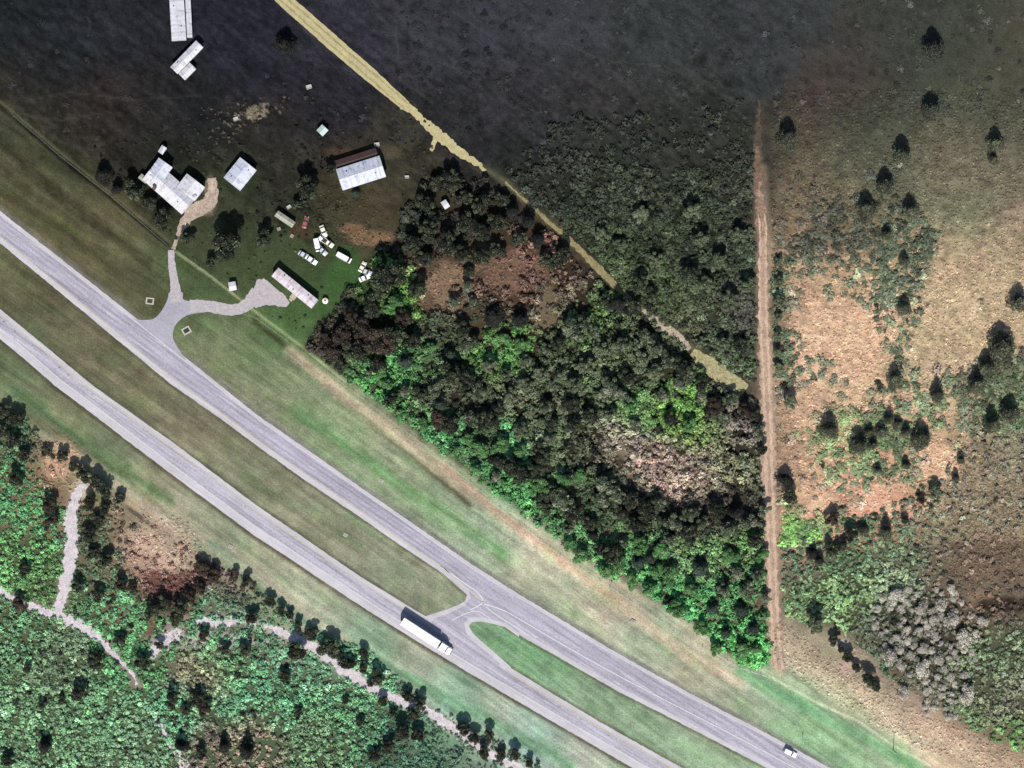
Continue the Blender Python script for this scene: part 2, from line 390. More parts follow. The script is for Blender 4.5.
def build_ground():
    ax = axis(-110, 1134, 2.0, 60000); ay = axis(-100, 868, 2.0, 60000)
    X, Y = np.meshgrid(ax, ay)
    x, y = X.ravel(), Y.ravel()
    nx, ny = len(ax), len(ay)
    cx = np.clip(x, -300, 1330); cy = np.clip(y, -260, 1030)
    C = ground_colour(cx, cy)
    Z = ground_height(cx, cy) * ((x > -110) & (x < 1134) & (y > -100) & (y < 868))
    V = np.stack([(x - 512) * S, (384 - y) * S, Z], 1)
    me = bpy.data.meshes.new('ground')
    i, j = np.meshgrid(np.arange(nx - 1), np.arange(ny - 1))
    a = (j * nx + i).ravel()
    F = np.stack([a, a + nx, a + nx + 1, a + 1], 1).astype(np.int32)
    nf = len(F)
    me.vertices.add(len(V)); me.vertices.foreach_set('co', V.astype(np.float32).ravel())
    me.loops.add(nf * 4); me.loops.foreach_set('vertex_index', F.ravel())
    me.polygons.add(nf); me.polygons.foreach_set('loop_start', np.arange(nf, dtype=np.int32) * 4)
    me.polygons.foreach_set('loop_total', np.full(nf, 4, np.int32))
    me.polygons.foreach_set('use_smooth', np.ones(nf, bool))
    me.update(calc_edges=True)
    at = me.attributes.new('tint', 'FLOAT_COLOR', 'POINT')
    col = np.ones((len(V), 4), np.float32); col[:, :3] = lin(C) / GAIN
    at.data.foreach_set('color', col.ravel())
    # how tufty and how streaky (mown along the highway) each spot is
    ef = 1 - sstep(-4, 6, sdf(cx, cy, EFIELD))
    rd = np.minimum(line_dist(cx, cy, A_TOP), line_dist(cx, cy, B_BOT))
    st = 1 - sstep(60, 110, rd)
    c2 = np.ones((len(V), 4), np.float32); c2[:, 0] = ef; c2[:, 1] = st; c2[:, 2] = 0
    me.attributes.new('cover', 'FLOAT_COLOR', 'POINT').data.foreach_set('color', c2.ravel())
    m, nt, b = new_mat('ground_cover')
    b.inputs['Roughness'].default_value = 0.95; b.inputs['Specular IOR Level'].default_value = 0.0
    a_ = N(nt, 'ShaderNodeAttribute'); a_.attribute_name = 'tint'
    c_ = N(nt, 'ShaderNodeAttribute'); c_.attribute_name = 'cover'
    sp = N(nt, 'ShaderNodeSeparateColor'); nt.links.new(c_.outputs['Color'], sp.inputs[0])
    fine = noise_node(nt, 1.7, 3, 0.75); mid = noise_node(nt, 0.22, 4, 0.65)
    tc = N(nt, 'ShaderNodeTexCoord'); mp = N(nt, 'ShaderNodeMapping')
    mp.vector_type = 'TEXTURE'; mp.inputs['Rotation'].default_value = (0, 0, R(-36)); mp.inputs['Scale'].default_value = (30, 1.6, 1)
    nt.links.new(tc.outputs['Object'], mp.inputs[0])
    stk = noise_node(nt, 1.0, 4, 0.65, vec=mp.outputs[0])
    f1 = rng_node(nt, fine.outputs['Fac'], 0.25, 0.75, 0.55, 1.45)
    f2 = rng_node(nt, mid.outputs['Fac'], 0.3, 0.7, 0.82, 1.18)
    s0 = mathn(nt, 'MULTIPLY', mathn(nt, 'SUBTRACT', stk.outputs['Fac'], 0.5), mathn(nt, 'MULTIPLY', sp.outputs[1], 1.1))
    f = mathn(nt, 'MULTIPLY', mathn(nt, 'MULTIPLY', f1, f2), mathn(nt, 'ADD', s0, 1.0))
    base = mul_col(nt, a_.outputs['Color'], f)
    # hue drift between straw and green
    hn = noise_node(nt, 0.09, 5, 0.7)
    mx = N(nt, 'ShaderNodeMix', data_type='RGBA', blend_type='MULTIPLY')
    nt.links.new(rng_node(nt, hn.outputs['Fac'], 0.4, 0.65, 0.0, 0.5), mx.inputs[0])
    nt.links.new(base, mx.inputs[6]); mx.inputs[7].default_value = (0.88, 1.02, 0.86, 1)
    nt.links.new(mx.outputs[2], b.inputs['Base Color'])
    bp = N(nt, 'ShaderNodeBump'); bp.inputs['Distance'].default_value = 0.25
    bp.inputs['Strength'].default_value = 0.7
    nt.links.new(fine.outputs['Fac'], bp.inputs['Height']); nt.links.new(bp.outputs[0], b.inputs['Normal'])
    me.materials.append(m)
    o = link_mesh('ground', me); tag(o, kind='structure')
    return o

# ------------------------------------------------------------------ sheets
def edge_jit(pts, step, amp, sc=3.0):
    """resample a photo-space edge and roughen it sideways"""
    P = resample(pts, step)
    xs = np.array([p.x for p in P]); ys = np.array([p.y for p in P])
    j = fbm(xs, ys, sc, 3) * amp
    out = []
    for i, p in enumerate(P):
        a = P[max(0, i - 1)]; b = P[min(len(P) - 1, i + 1)]
        t = (b - a).normalized() if (b - a).length > 0 else Vector((1, 0))
        out.append(p + Vector((-t.y, t.x)) * float(j[i]))
    return out

def shift(pts, d):
    """offset a polyline sideways in photo space (positive = up-right of a line running down-right)"""
    P = [Vector(p) for p in pts]; out = []
    for i, p in enumerate(P):
        t = (P[min(len(P) - 1, i + 1)] - P[max(0, i - 1)]).normalized()
        out.append(p + Vector((t.y, -t.x)) * d)
    return [tuple(p) for p in out]

def poly_sheet(name, poly, z, mat):
    V = [W(p[0], p[1], z) for p in poly]
    tris = tessellate_polygon([V])
    me = bpy.data.meshes.new(name)
    me.from_pydata([tuple(v) for v in V], [], [tuple(t) for t in tris])
    me.update()
    # all faces up
    bm = bmesh.new(); bm.from_mesh(me)
    for f in bm.faces:
        if f.normal.z < 0: f.normal_flip()
    bm.to_mesh(me); bm.free()
    me.materials.append(mat)
    return tag(link_mesh(name, me), kind='structure')

def strip_sheet(name, top, bot, z, mat, step=1.2, amp=0.35, n=None):
    """sheet between two edges, paired by arc length"""
    L = sum((Vector(a) - Vector(b)).length for a, b in zip(top[:-1], top[1:]))
    n = n or int(L / step)
    def even(pts):
        P = [Vector(p) for p in pts]
        d = [0]
        for a, b in zip(P[:-1], P[1:]): d.append(d[-1] + (b - a).length)
        t = np.linspace(0, d[-1], n + 1)
        return np.interp(t, d, [p.x for p in P]), np.interp(t, d, [p.y for p in P])
    tx, ty = even(top); bx, by = even(bot)
    ty = ty + amp * fbm(tx, ty, 4, 4) * 1.3; by = by + amp * fbm(bx, by, 4, 4) * 1.3
    V = []
    for i in range(n + 1):
        V.append(tuple(W(tx[i], ty[i], z))); V.append(tuple(W(bx[i], by[i], z)))
    F = [(2 * i, 2 * i + 1, 2 * i + 3, 2 * i + 2) for i in range(n)]
    me = bpy.data.meshes.new(name); me.from_pydata(V, [], F); me.update(); me.materials.append(mat)
    return tag(link_mesh(name, me), kind='structure')

def ribbon(name, line, widths, z, mat, amp=0.5, step=1.2, sc=4, smooth=True, drape=None):
    P = smooth_line(line, 10) if smooth else [Vector(p) for p in line]
    P = resample(P, step)
    n = len(P)
    xs = np.array([p.x for p in P]); ys = np.array([p.y for p in P])
    w = np.interp(np.linspace(0, 1, n), np.linspace(0, 1, len(widths)), widths) / 2
    jl = fbm(xs, ys, sc, 4) * amp * 1.6; jr = fbm(xs + 200, ys + 80, sc, 4) * amp * 1.6
    K = 5 if drape else 2
    if drape: z += 0.05
    V = []
    for i, p in enumerate(P):
        t = (P[min(n - 1, i + 1)] - P[max(0, i - 1)]).normalized(); nn = Vector((-t.y, t.x))
        for k in range(K):
            s = -1 + 2 * k / (K - 1)
            off = s * max(0.3, w[i] + (jl[i] if s < 0 else jr[i]) * abs(s))
            q = p + nn * off
            V.append((q.x, q.y))
    V = np.array(V)
    Z = ground_height(V[:, 0], V[:, 1]) + z if drape else np.full(len(V), z)
    VV = [((a - 512) * S, (384 - b) * S, float(c)) for (a, b), c in zip(V, Z)]
    F = [(i * K + k, i * K + k + 1, (i + 1) * K + k + 1, (i + 1) * K + k) for i in range(n - 1) for k in range(K - 1)]
    me = bpy.data.meshes.new(name); me.from_pydata(VV, [], F); me.update(); 
    bm = bmesh.new(); bm.from_mesh(me)
    for f in bm.faces:
        if f.normal.z < 0: f.normal_flip()
    bm.to_mesh(me); bm.free()
    me.materials.append(mat)
    return tag(link_mesh(name, me), kind='structure')

def asphalt_mat(name, col, streak=0.22, spots=0.2):
    m, nt, b = new_mat(name)
    b.inputs['Roughness'].default_value = 0.9; b.inputs['Specular IOR Level'].default_value = 0.1
    rgb = N(nt, 'ShaderNodeRGB'); rgb.outputs[0].default_value = col
    tc = N(nt, 'ShaderNodeTexCoord'); mp = N(nt, 'ShaderNodeMapping')
    mp.vector_type = 'TEXTURE'; mp.inputs['Rotation'].default_value = (0, 0, R(-34)); mp.inputs['Scale'].default_value = (40, 1.3, 1)
    nt.links.new(tc.outputs['Object'], mp.inputs[0])
    a = noise_node(nt, 1.0, 4, 0.6, vec=mp.outputs[0]); c = noise_node(nt, 1.6, 4, 0.7); d = noise_node(nt, 0.12, 4, 0.6)
    f = mathn(nt, 'MULTIPLY', rng_node(nt, a.outputs['Fac'], .3, .7, 1 - streak, 1 + streak), rng_node(nt, c.outputs['Fac'], .25, .75, 1 - spots, 1 + spots))
    f = mathn(nt, 'MULTIPLY', f, rng_node(nt, d.outputs['Fac'], .3, .7, .9, 1.1))
    nt.links.new(mul_col(nt, rgb.outputs[0], f), b.inputs['Base Color'])
    return m

def build_roads():
    lane = asphalt_mat('worn_asphalt', alb(186, 181, 193), 0.24, 0.26)
    lane2 = asphalt_mat('worn_asphalt_pale', alb(192, 188, 199), 0.22, 0.24)
    shoulder = asphalt_mat('pale_shoulder', alb(208, 204, 208), 0.12, 0.14)
    white = simple_mat('road_paint_white', alb(226, 224, 226), 0.7, 0.2, 2.0)
    yellow = simple_mat('road_paint_yellow', alb(214, 204, 168), 0.7, 0.2, 2.0)
    grav = simple_mat('drive_gravel', alb(192, 184, 186), 0.95, 0.16, 0.8, fine=(3.0, .22))
    # carriageways: shoulders below, lanes above
    strip_sheet('road_shoulder', A_TOP, A_BOT, 0.04, shoulder, amp=0.5)
    strip_sheet('road_shoulder', B_TOP, B_BOT, 0.04, shoulder, amp=0.4)
    a_t = shift(A_TOP, -2.6); a_b = shift(A_BOT, 4.6)
    b_t = shift(B_TOP, -4.2); b_b = shift(B_BOT, 7.6)
    strip_sheet('road', a_t, a_b, 0.065, lane, amp=0.12)
    strip_sheet('road', b_t, b_b, 0.065, lane2, amp=0.12)
    # darker wheel paths worn into each lane
    wp = asphalt_mat('wheel_path_asphalt', alb(176, 171, 184), 0.3, 0.3); wp2 = asphalt_mat('wheel_path_asphalt_pale', alb(184, 179, 190), 0.3, 0.3)
    def between(T_, B_, f):
        n = 160
        def even(pts):
            d = [0]
            for a, b in zip(pts[:-1], pts[1:]): d.append(d[-1] + math.hypot(a[0] - b[0], a[1] - b[1]))
            t = np.linspace(0, d[-1], n); return np.interp(t, d, [p[0] for p in pts]), np.interp(t, d, [p[1] for p in pts])
        a, b = even(T_); c, d = even(B_)
        return [(float(x), float(y)) for x, y in zip(a * (1 - f) + c * f, b * (1 - f) + d * f)]
    for f in (.16, .36, .62, .84):
        ribbon('road', between(a_t, a_b, f), [2.2], 0.072, wp, amp=.7, smooth=False)
        ribbon('road', between(b_t, b_b, f), [2.0], 0.072, wp2, amp=.7, smooth=False)
    # median crossover
    xo = [(420, 624), (426, 616), (445, 610), (458, 605), (465, 601), (467, 595), (464, 587), (455, 580), (446, 575), (450, 562), (520, 612),
          (519, 637), (505, 627), (494, 624), (481, 621.5), (472, 622), (469, 626), (472, 632), (480, 640), (494, 652), (511, 667), (505, 682)]
    poly_sheet('crossover', xo, 0.05, shoulder)
    xi = [(428, 628), (434, 619), (450, 613), (464, 606), (471, 598), (468, 588), (462, 580), (480, 590), (520, 622), (519, 633), (506, 623), (494, 620), (481, 617),
          (470, 617.5), (464, 623), (466, 633), (476, 644), (492, 657), (500, 664), (494, 672)]
    poly_sheet('crossover', xi, 0.075, lane)
    mk = lambda line, w, m=white, z=0.09, **k: ribbon('road_marking', line, [w], z, m, amp=0.10, step=2, **k)
    mk([p for p in shift(A_TOP, -3.0)], 0.7, white, smooth=False)
    mk([p for p in shift(A_BOT, 4.9)][:13], 0.75, yellow, smooth=False)
    mk([p for p in shift(B_TOP, -4.6)][:11], 0.75, yellow, smooth=False)
    mk([p for p in shift(B_TOP, -4.6)][12:], 0.75, yellow, smooth=False)
    mk([p for p in shift(B_BOT, 8.0)], 0.75, white, smooth=False)
    mk([(440, 566), (452, 574), (464, 583), (476, 591), (482, 598), (482, 603), (478, 606), (470, 610)], 1.1)          # hook into the crossover
    mk([(484, 604), (500, 609), (516, 617), (560, 643), (619, 676), (692, 714), (767, 753), (940, 846)], 0.9)           # turn-lane line
    mk([(494, 622), (480, 612), (470, 612), (452, 620)], 0.8, z=0.095)
    mk([(486, 607), (498, 616), (516, 627), (530, 636)], 0.8, z=0.095)
    # worn turn arrows
    for ax_, ay_ in ((534, 636), (617, 683), (694, 726)):
        v = [(-3.6, .35), (1.2, .35), (1.2, 1.1), (3.6, 0), (1.2, -1.1), (1.2, -.35), (-3.6, -.35)]
        a = math.atan2(.55, 1)
        pts = [(ax_ + p[0] * math.cos(a) - p[1] * math.sin(a), ay_ + p[0] * math.sin(a) + p[1] * math.cos(a)) for p in v]
        poly_sheet('road_marking', pts, 0.1, white)
    # lane dashes, thin and worn
    def dashes(top, bot, f):
        P = []
        L1 = resample(top, 4); L2 = resample(bot, 4)
        n = min(len(L1), len(L2))
        M = MB()
        for i in range(0, n - 3, 8):
            a = L1[i].lerp(L2[i], f); b = L1[i + 2].lerp(L2[i + 2], f)
            A, B = W(a.x, a.y, .09), W(b.x, b.y, .09)
            t = (B - A).normalized(); q = Vector((-t.y, t.x, 0)) * 0.06
            M.face([A - q, B - q, B + q, A + q])
        o = M.build('road_marking', white); tag(o, kind='structure')
        for p in o.data.polygons:
            if p.normal.z < 0: p.flip()
    dashes(a_t, a_b, 0.5); dashes(b_t, b_b, 0.5)
    # driveways
    throat = [(112, 326), (128, 318), (142, 320), (153, 319), (160, 313), (165, 305), (168, 298), (170, 292), (182, 292), (183, 299), (190, 301), (198, 300), (205, 302), (208, 311), (198, 313), (188, 315), (180, 320), (174, 328), (173, 338), (178, 348), (186, 360), (150, 350)]
    P = smooth_line(throat[2:-2], 5)
    poly_sheet('driveway', throat[:2] + [(p.x, p.y) for p in P] + throat[-2:], 0.055, asphalt_mat('drive_surface', alb(180, 176, 186), .1, .2))
    ribbon('driveway', [(176, 302), (175, 285), (172, 268), (171, 250)], [11, 8.5, 7, 6.5], 0.03, grav, amp=0.6, drape=True)
    ribbon('driveway', [(190, 306), (205, 305.5), (222, 309), (238, 309), (250, 302), (258, 292)], [13, 11.5, 11, 11, 13, 15], 0.032, grav, amp=0.8, drape=True)
    pad = edge_jit([(252, 302), (253, 290), (257, 280), (264, 278), (272, 285), (282, 293), (290, 303), (286, 307), (276, 306), (265, 305), (256, 308), (252, 302)], 1.5, 1.3)
    poly_sheet('driveway', [tuple(p) for p in pad[:-1]], 0.036, grav)
    ribbon('driveway', [(173, 249), (177, 238), (183, 226), (190, 215), (199, 209), (209, 202), (213, 192), (212, 178)], [4, 4, 8, 13, 15, 14, 11, 8], 0.03, simple_mat('old_drive', alb(184, 166, 150), .95, .3, .5, fine=(2.5, .3)), amp=1.4, drape=True)
    # sandy lane and dirt tracks
    ylw = simple_mat('pale_sand_lane', alb(196, 184, 138), .95, .12, .35, fine=(2.2, .18))
    ribbon('sandy_lane', YELLOW[:5], [13.5, 14.5, 15, 14, 10], 0.04, ylw, amp=0.35, smooth=False, drape=True)
    rl = simple_mat('sand_rut', alb(172, 160, 116), .95, .25, .35, fine=(2.2, .25))
    for d in (-3, 3): ribbon('sandy_lane', shift(YELLOW[:5], d), [1.6, 2.2, 2, 2, 1.2], 0.055, rl, amp=.9, smooth=False, drape=True)
    ribbon('sandy_lane', [(403, 104), (414, 113), (430, 126.5), (455, 148), (476, 163), (486, 171)], [8, 7, 11, 10, 7, 2], 0.05, ylw, amp=1.6, drape=True)
    ribbon('sandy_lane', [(437, 132), (435, 140), (431, 151)], [7, 5, 3], 0.05, ylw, amp=.9, drape=True)
    dm = simple_mat('dirt_track', alb(150, 138, 98), .95, .3, .3, fine=(1.6, .3))
    ribbon('path', DIAG[1:6], [2, 3, 4, 6, 7, 6, 1], 0.03, dm, amp=1.2, drape=True)
    ribbon('path', [(642, 311), (652, 318), (664, 327), (676, 336), (690, 349)], [3, 8, 10, 9, 5], 0.05, simple_mat('pale_dirt', alb(182, 168, 146), .95, .3, .4, fine=(1.6, .3)), amp=1.6, drape=True)
    ribbon('path', [(692, 352), (710, 366), (726, 378), (745, 391)], [8, 17, 20, 15], 0.05, simple_mat('straw_track', alb(172, 164, 122), .95, .25, .4, fine=(1.6, .3)), amp=1.5, drape=True)
    et = simple_mat('pink_dirt', alb(186, 158, 136), .95, .25, .25, fine=(1.6, .25))
    rut = simple_mat('rut_dirt', alb(208, 180, 156), .95, .2, .25, fine=(1.6, .2))
    ribbon('dirt_track', [(759, 100), (759, 118), (758, 142), (758.5, 160)], [2, 4, 7, 9], 0.02, simple_mat('dim_dirt', alb(84, 74, 64), .95, .4, .25, fine=(1.6, .35)), amp=3, drape=True)
    ribbon('dirt_track', [(758, 146), (758, 160), (759, 178), (760, 196)], [3, 8, 9, 9], 0.025, simple_mat('brown_dirt', alb(122, 98, 82), .95, .4, .25, fine=(1.6, .35)), amp=3, drape=True)
    ribbon('dirt_track', [(759, 182), (760, 196), (761, 214), (762, 236)], [3, 9, 10, 10], 0.03, simple_mat('tan_dirt', alb(150, 124, 104), .95, .4, .25, fine=(1.6, .35)), amp=3, drape=True)
    ribbon('dirt_track', [(761, 214)] + ETRACK[3:], [3, 11, 13, 14, 14, 13, 12], 0.03, et, amp=3.0, drape=True)
    ribbon('dirt_track', shift([(761, 214)] + ETRACK[3:], 3), [1, 2.6, 3.0, 3.0, 2.6], 0.06, rut, amp=1.2, drape=True)
    ribbon('dirt_track', shift([(761, 214)] + ETRACK[3:], -3), [1, 2.6, 3.0, 3.0, 2.6], 0.06, rut, amp=1.2, drape=True)
    sd = simple_mat('white_sand', alb(216, 207, 210), .95, .2, .5, fine=(2.0, .2))
    ribbon('sand_path', SAND1, [6, 12, 15, 14, 12, 9], 0.03, sd, amp=2.6, drape=True)
    ribbon('sand_path', SAND2, [11, 11, 7, 9, 11, 11, 8, 4, 2], 0.05, sd, amp=2.6, drape=True)
    ribbon('sand_path', [(151, 658), (160, 647), (170, 636), (184, 630)], [4, 9, 16, 6], 0.04, sd, amp=5, drape=True)
    ribbon('sand_path', [(196, 623), (215, 622), (238, 620), (256, 621)], [4, 11, 9, 5], 0.04, sd, amp=4, drape=True)
    ribbon('sand_path', [(262, 624)] + SAND3[6:], [4, 10, 9, 11, 13, 12, 9, 9, 10, 10, 8, 8, 8], 0.045, sd, amp=2.8, drape=True)
    ribbon('sand_path', [(146, 702), (158, 722), (170, 742), (180, 756), (188, 775)], [1, 4, 6, 9, 10], 0.03, sd, amp=1.8, drape=True)
# ================================================================== foliage
def unit(n):
    v = RNG.normal(size=(n, 3)); return v / np.linalg.norm(v, axis=1, keepdims=True)

def leaf_soup(centres, normals, size, k=4):
    """little leaf-clump polygons at centres, each turned about its own normal"""
    n = len(centres)
    t = np.cross(normals, unit(n)); t /= np.linalg.norm(t, axis=1, keepdims=True) + 1e-9
    b = np.cross(normals, t)
    s = size[:, None]
    if k == 5: cs = [(1.0, 0.0), (-0.7, 0.26), (-0.7, -0.26)]      # a blade
    elif k == 3:
        cs = [(1.0, 0.0), (-0.55, 0.8), (-0.55, -0.8)]
    else:
        cs = [(1.0, 0.15), (0.1, 0.75), (-0.9, 0.1), (-0.05, -0.8)]
    P = np.stack([centres + t * s * c[0] + b * s * c[1] for c in cs], 1)
    return P.reshape(-1, 3)

def crown_points(kind, n):
    """points of a crown of radius 1 and height h, from many lobes so the outline is uneven"""
    rg = np.random.default_rng(RNG.integers(1e9))
    if kind == 'broad':      # wide, several lobes
        L = []
        for i in range(15):
            a = rg.random() * 2 * math.pi; r = 0.80 * math.sqrt(rg.random()); z = 0.95 + 0.55 * (1 - r) * rg.random() + 0.1
            L.append((r * math.cos(a), r * math.sin(a), z, 0.17 + 0.24 * rg.random()))
        L.append((0, 0, 1.05, 0.45))
    elif kind == 'tall':     # narrow conifer with whorls
        L = []
        for i in range(26):
            z = 0.7 + 2.6 * i / 26; R_ = 0.85 * (1 - 0.75 * (i / 26)) ; a = i * 2.4
            r = R_ * (0.35 + 0.5 * rg.random())
            L.append((r * math.cos(a), r * math.sin(a), z, 0.24 + 0.2 * (1 - i / 26)))
    elif kind == 'bare':     # thin, twiggy
        L = []
        for i in range(16):
            a = rg.random() * 2 * math.pi; r = 0.65 * math.sqrt(rg.random())
            L.append((r * math.cos(a), r * math.sin(a), 0.6 + 0.5 * (1 - r) , 0.3 + 0.15 * rg.random()))
    L = np.array(L)
    w = L[:, 3] ** 2; idx = rg.choice(len(L), n, p=w / w.sum())
    d = unit(n); d[:, 2] = np.abs(d[:, 2]) * np.where(rg.random(n) < 0.8, 1, -1)
    rad = L[idx, 3] * (0.72 + 0.36 * rg.random(n) ** 1.0)
    c = L[idx, :3] + d * rad[:, None]
    nrm = d + 0.75 * unit(n); nrm /= np.linalg.norm(nrm, axis=1, keepdims=True)
    lobe = rg.random(len(L))[idx]
    return c, nrm, lobe, L

def crown_mesh(name, kind, pal, n, leaf, mat):
    c, nrm, lobe, L = crown_points(kind, n)
    P = leaf_soup(c, nrm, leaf * (0.6 + 0.8 * RNG.random(n)), 4)
    pal = np.array([lin(p) / GAIN for p in pal])
    i = np.clip((lobe * len(pal) + 0.8 * RNG.normal(size=n)).astype(int), 0, len(pal) - 1)
    t = pal[i] * (0.6 + 0.8 * RNG.random(n))[:, None]
    t = desat(t, .2)
    return np_mesh(name, P, 4, n, mat, np.repeat(t, 4, 0), link=False), L

def trunk_mesh(name, L, mat, kind):
    M = MB()
    top = {'broad': 1.0, 'tall': 3.1, 'bare': 0.75}[kind]
    M.tube((0, 0, -0.1), (0.02, 0.01, top * 0.5), 0.085, 0.06, 8, False)
    M.tube((0.02, 0.01, top * 0.5), (0, 0.03, top), 0.06, 0.02, 8, False)
    for l in L[::2]:
        z0 = min(top * 0.95, l[2] * 0.6 if kind != 'tall' else l[2] - 0.1)
        M.tube((0.01, 0.01, z0), tuple(l[:3]), 0.028, 0.008, 5, False)
    me = bpy.data.meshes.new(name); bmesh.ops.recalc_face_normals(M.bm, faces=M.bm.faces); M.bm.to_mesh(me); M.bm.free(); me.materials.append(mat)
    return me

def desat(c, s):
    l = c @ np.array([.3, .55, .15]); return c * (1 - s) + l[..., None] * s
FK = 1.5       # loose leaves catch less light than a flat surface
def P_(*cols): return [tuple(min(255, c * 1.0) for c in col) for col in cols]

KINDS = {   # shape, palette (as seen sunlit), height of the unit crown's tree in radii
    'dark':   ('broad', [(28, 30, 24), (42, 47, 34), (60, 68, 46), (88, 100, 66), (34, 38, 30)]),
    'mixed':  ('broad', [(46, 52, 38), (84, 98, 68), (110, 124, 88), (62, 72, 50), (140, 144, 116)]),
    'black':  ('tall',  [(28, 28, 27), (34, 34, 30), (40, 44, 36)]),
    'green':  ('broad', [(66, 126, 58), (88, 142, 68), (52, 104, 48), (110, 154, 84)]),
    'olive':  ('broad', [(100, 112, 78), (84, 96, 68), (122, 132, 96), (68, 82, 56)]),
    'grey':   ('tall',  [(60, 62, 48), (78, 82, 58), (50, 52, 41), (98, 104, 72)]),
    'haze':   ('tall',  [(56, 60, 48), (66, 70, 54), (50, 52, 43)]),  # glare veil mixed into these leaf colours
    'russet': ('broad', [(58, 46, 38), (74, 58, 46), (48, 42, 35), (84, 74, 56)]),
    'pine':   ('tall',  [(42, 58, 46), (52, 72, 56), (34, 46, 38), (66, 90, 70)]),
    'pale':   ('bare',  [(200, 190, 172), (178, 168, 150), (218, 208, 192), (146, 138, 120)]),
}
PROTO = {}
def tree_protos():
    lm = leaf_mat('leaf_clumps'); bark = simple_mat('bark', (0.09, 0.07, 0.055, 1), .95, .3, 4)
    pbark = simple_mat('pale_bark', (0.3, 0.28, 0.26, 1), .95, .2, 4)
    for k, (shape, pal) in KINDS.items():
        pal = [tuple(255 * (np.clip(lin(p) * FK, 0, 1) ** (1 / 2.2))) for p in pal]
        vs = []
        for v in range(5):
            n = {'broad': 4400, 'tall': 3800, 'bare': 1900}[shape]
            leaf = {'broad': 0.055, 'tall': 0.06, 'bare': 0.05}[shape]
            cm, L = crown_mesh('crown', shape, pal, n, leaf, lm)
            tm = trunk_mesh('trunk', L, pbark if shape == 'bare' else bark, shape)
            vs.append((tm, cm))
        PROTO[k] = vs

NAMES = {'dark': 'broadleaf_tree', 'mixed': 'mottled_tree', 'black': 'conifer_tree', 'green': 'leafy_tree', 'olive': 'scrubby_tree', 'grey': 'conifer_tree', 'haze': 'conifer_tree', 'russet': 'russet_tree', 'pine': 'pine_tree', 'pale': 'bare_shrub'}
TCOUNT = {'n': 0}
SPOTS = []
def tree(px, py, r, kind, label, group=None, flat=None):
    """tree whose crown is r photo pixels in radius at photo position px, py"""
    TCOUNT['n'] += 1
    rad = r * S
    tm, cm = random.choice(PROTO[kind])
    z = float(ground_height(np.array([px], float), np.array([py], float))[0])
    cat = 'shrub' if kind == 'pale' else 'tree'
    e = empty(NAMES[kind], W(px, py, z), random.random() * 6.28, label, cat, group)
    shape = KINDS[kind][0]
    hz = {'broad': 1.15, 'tall': 0.62, 'bare': 0.85}[shape] * random.uniform(.88, 1.12)
    if shape == 'tall' and rad > 4: hz *= 0.8
    if flat: hz *= flat
    e.scale = (rad * random.uniform(.84, 1.2), rad * random.uniform(.84, 1.2), rad * hz)
    link_mesh('trunk', tm, e); link_mesh('crown', cm, e)
    SPOTS.append((px, py, r))
    return e

def bush_templates(k=6, n=64, leaf=0.26, up=0.8):
    out = []
    for i in range(k):
        L = np.concatenate([RNG.uniform(-.45, .45, (5, 2)), RNG.uniform(.1, .6, (5, 1)), RNG.uniform(.35, .6, (5, 1))], 1)
        idx = RNG.integers(0, 5, n); d = unit(n); d[:, 2] = np.abs(d[:, 2])
        c = L[idx, :3] + d * L[idx, 3:4] * (0.7 + .4 * RNG.random((n, 1))); c[:, 2] *= up
        nr = d + .6 * unit(n); nr /= np.linalg.norm(nr, axis=1, keepdims=True)
        out.append(leaf_soup(c, nr, leaf * (.6 + .8 * RNG.random(n)), 3).reshape(n, 9))
    return np.array(out)        # k, n, 9

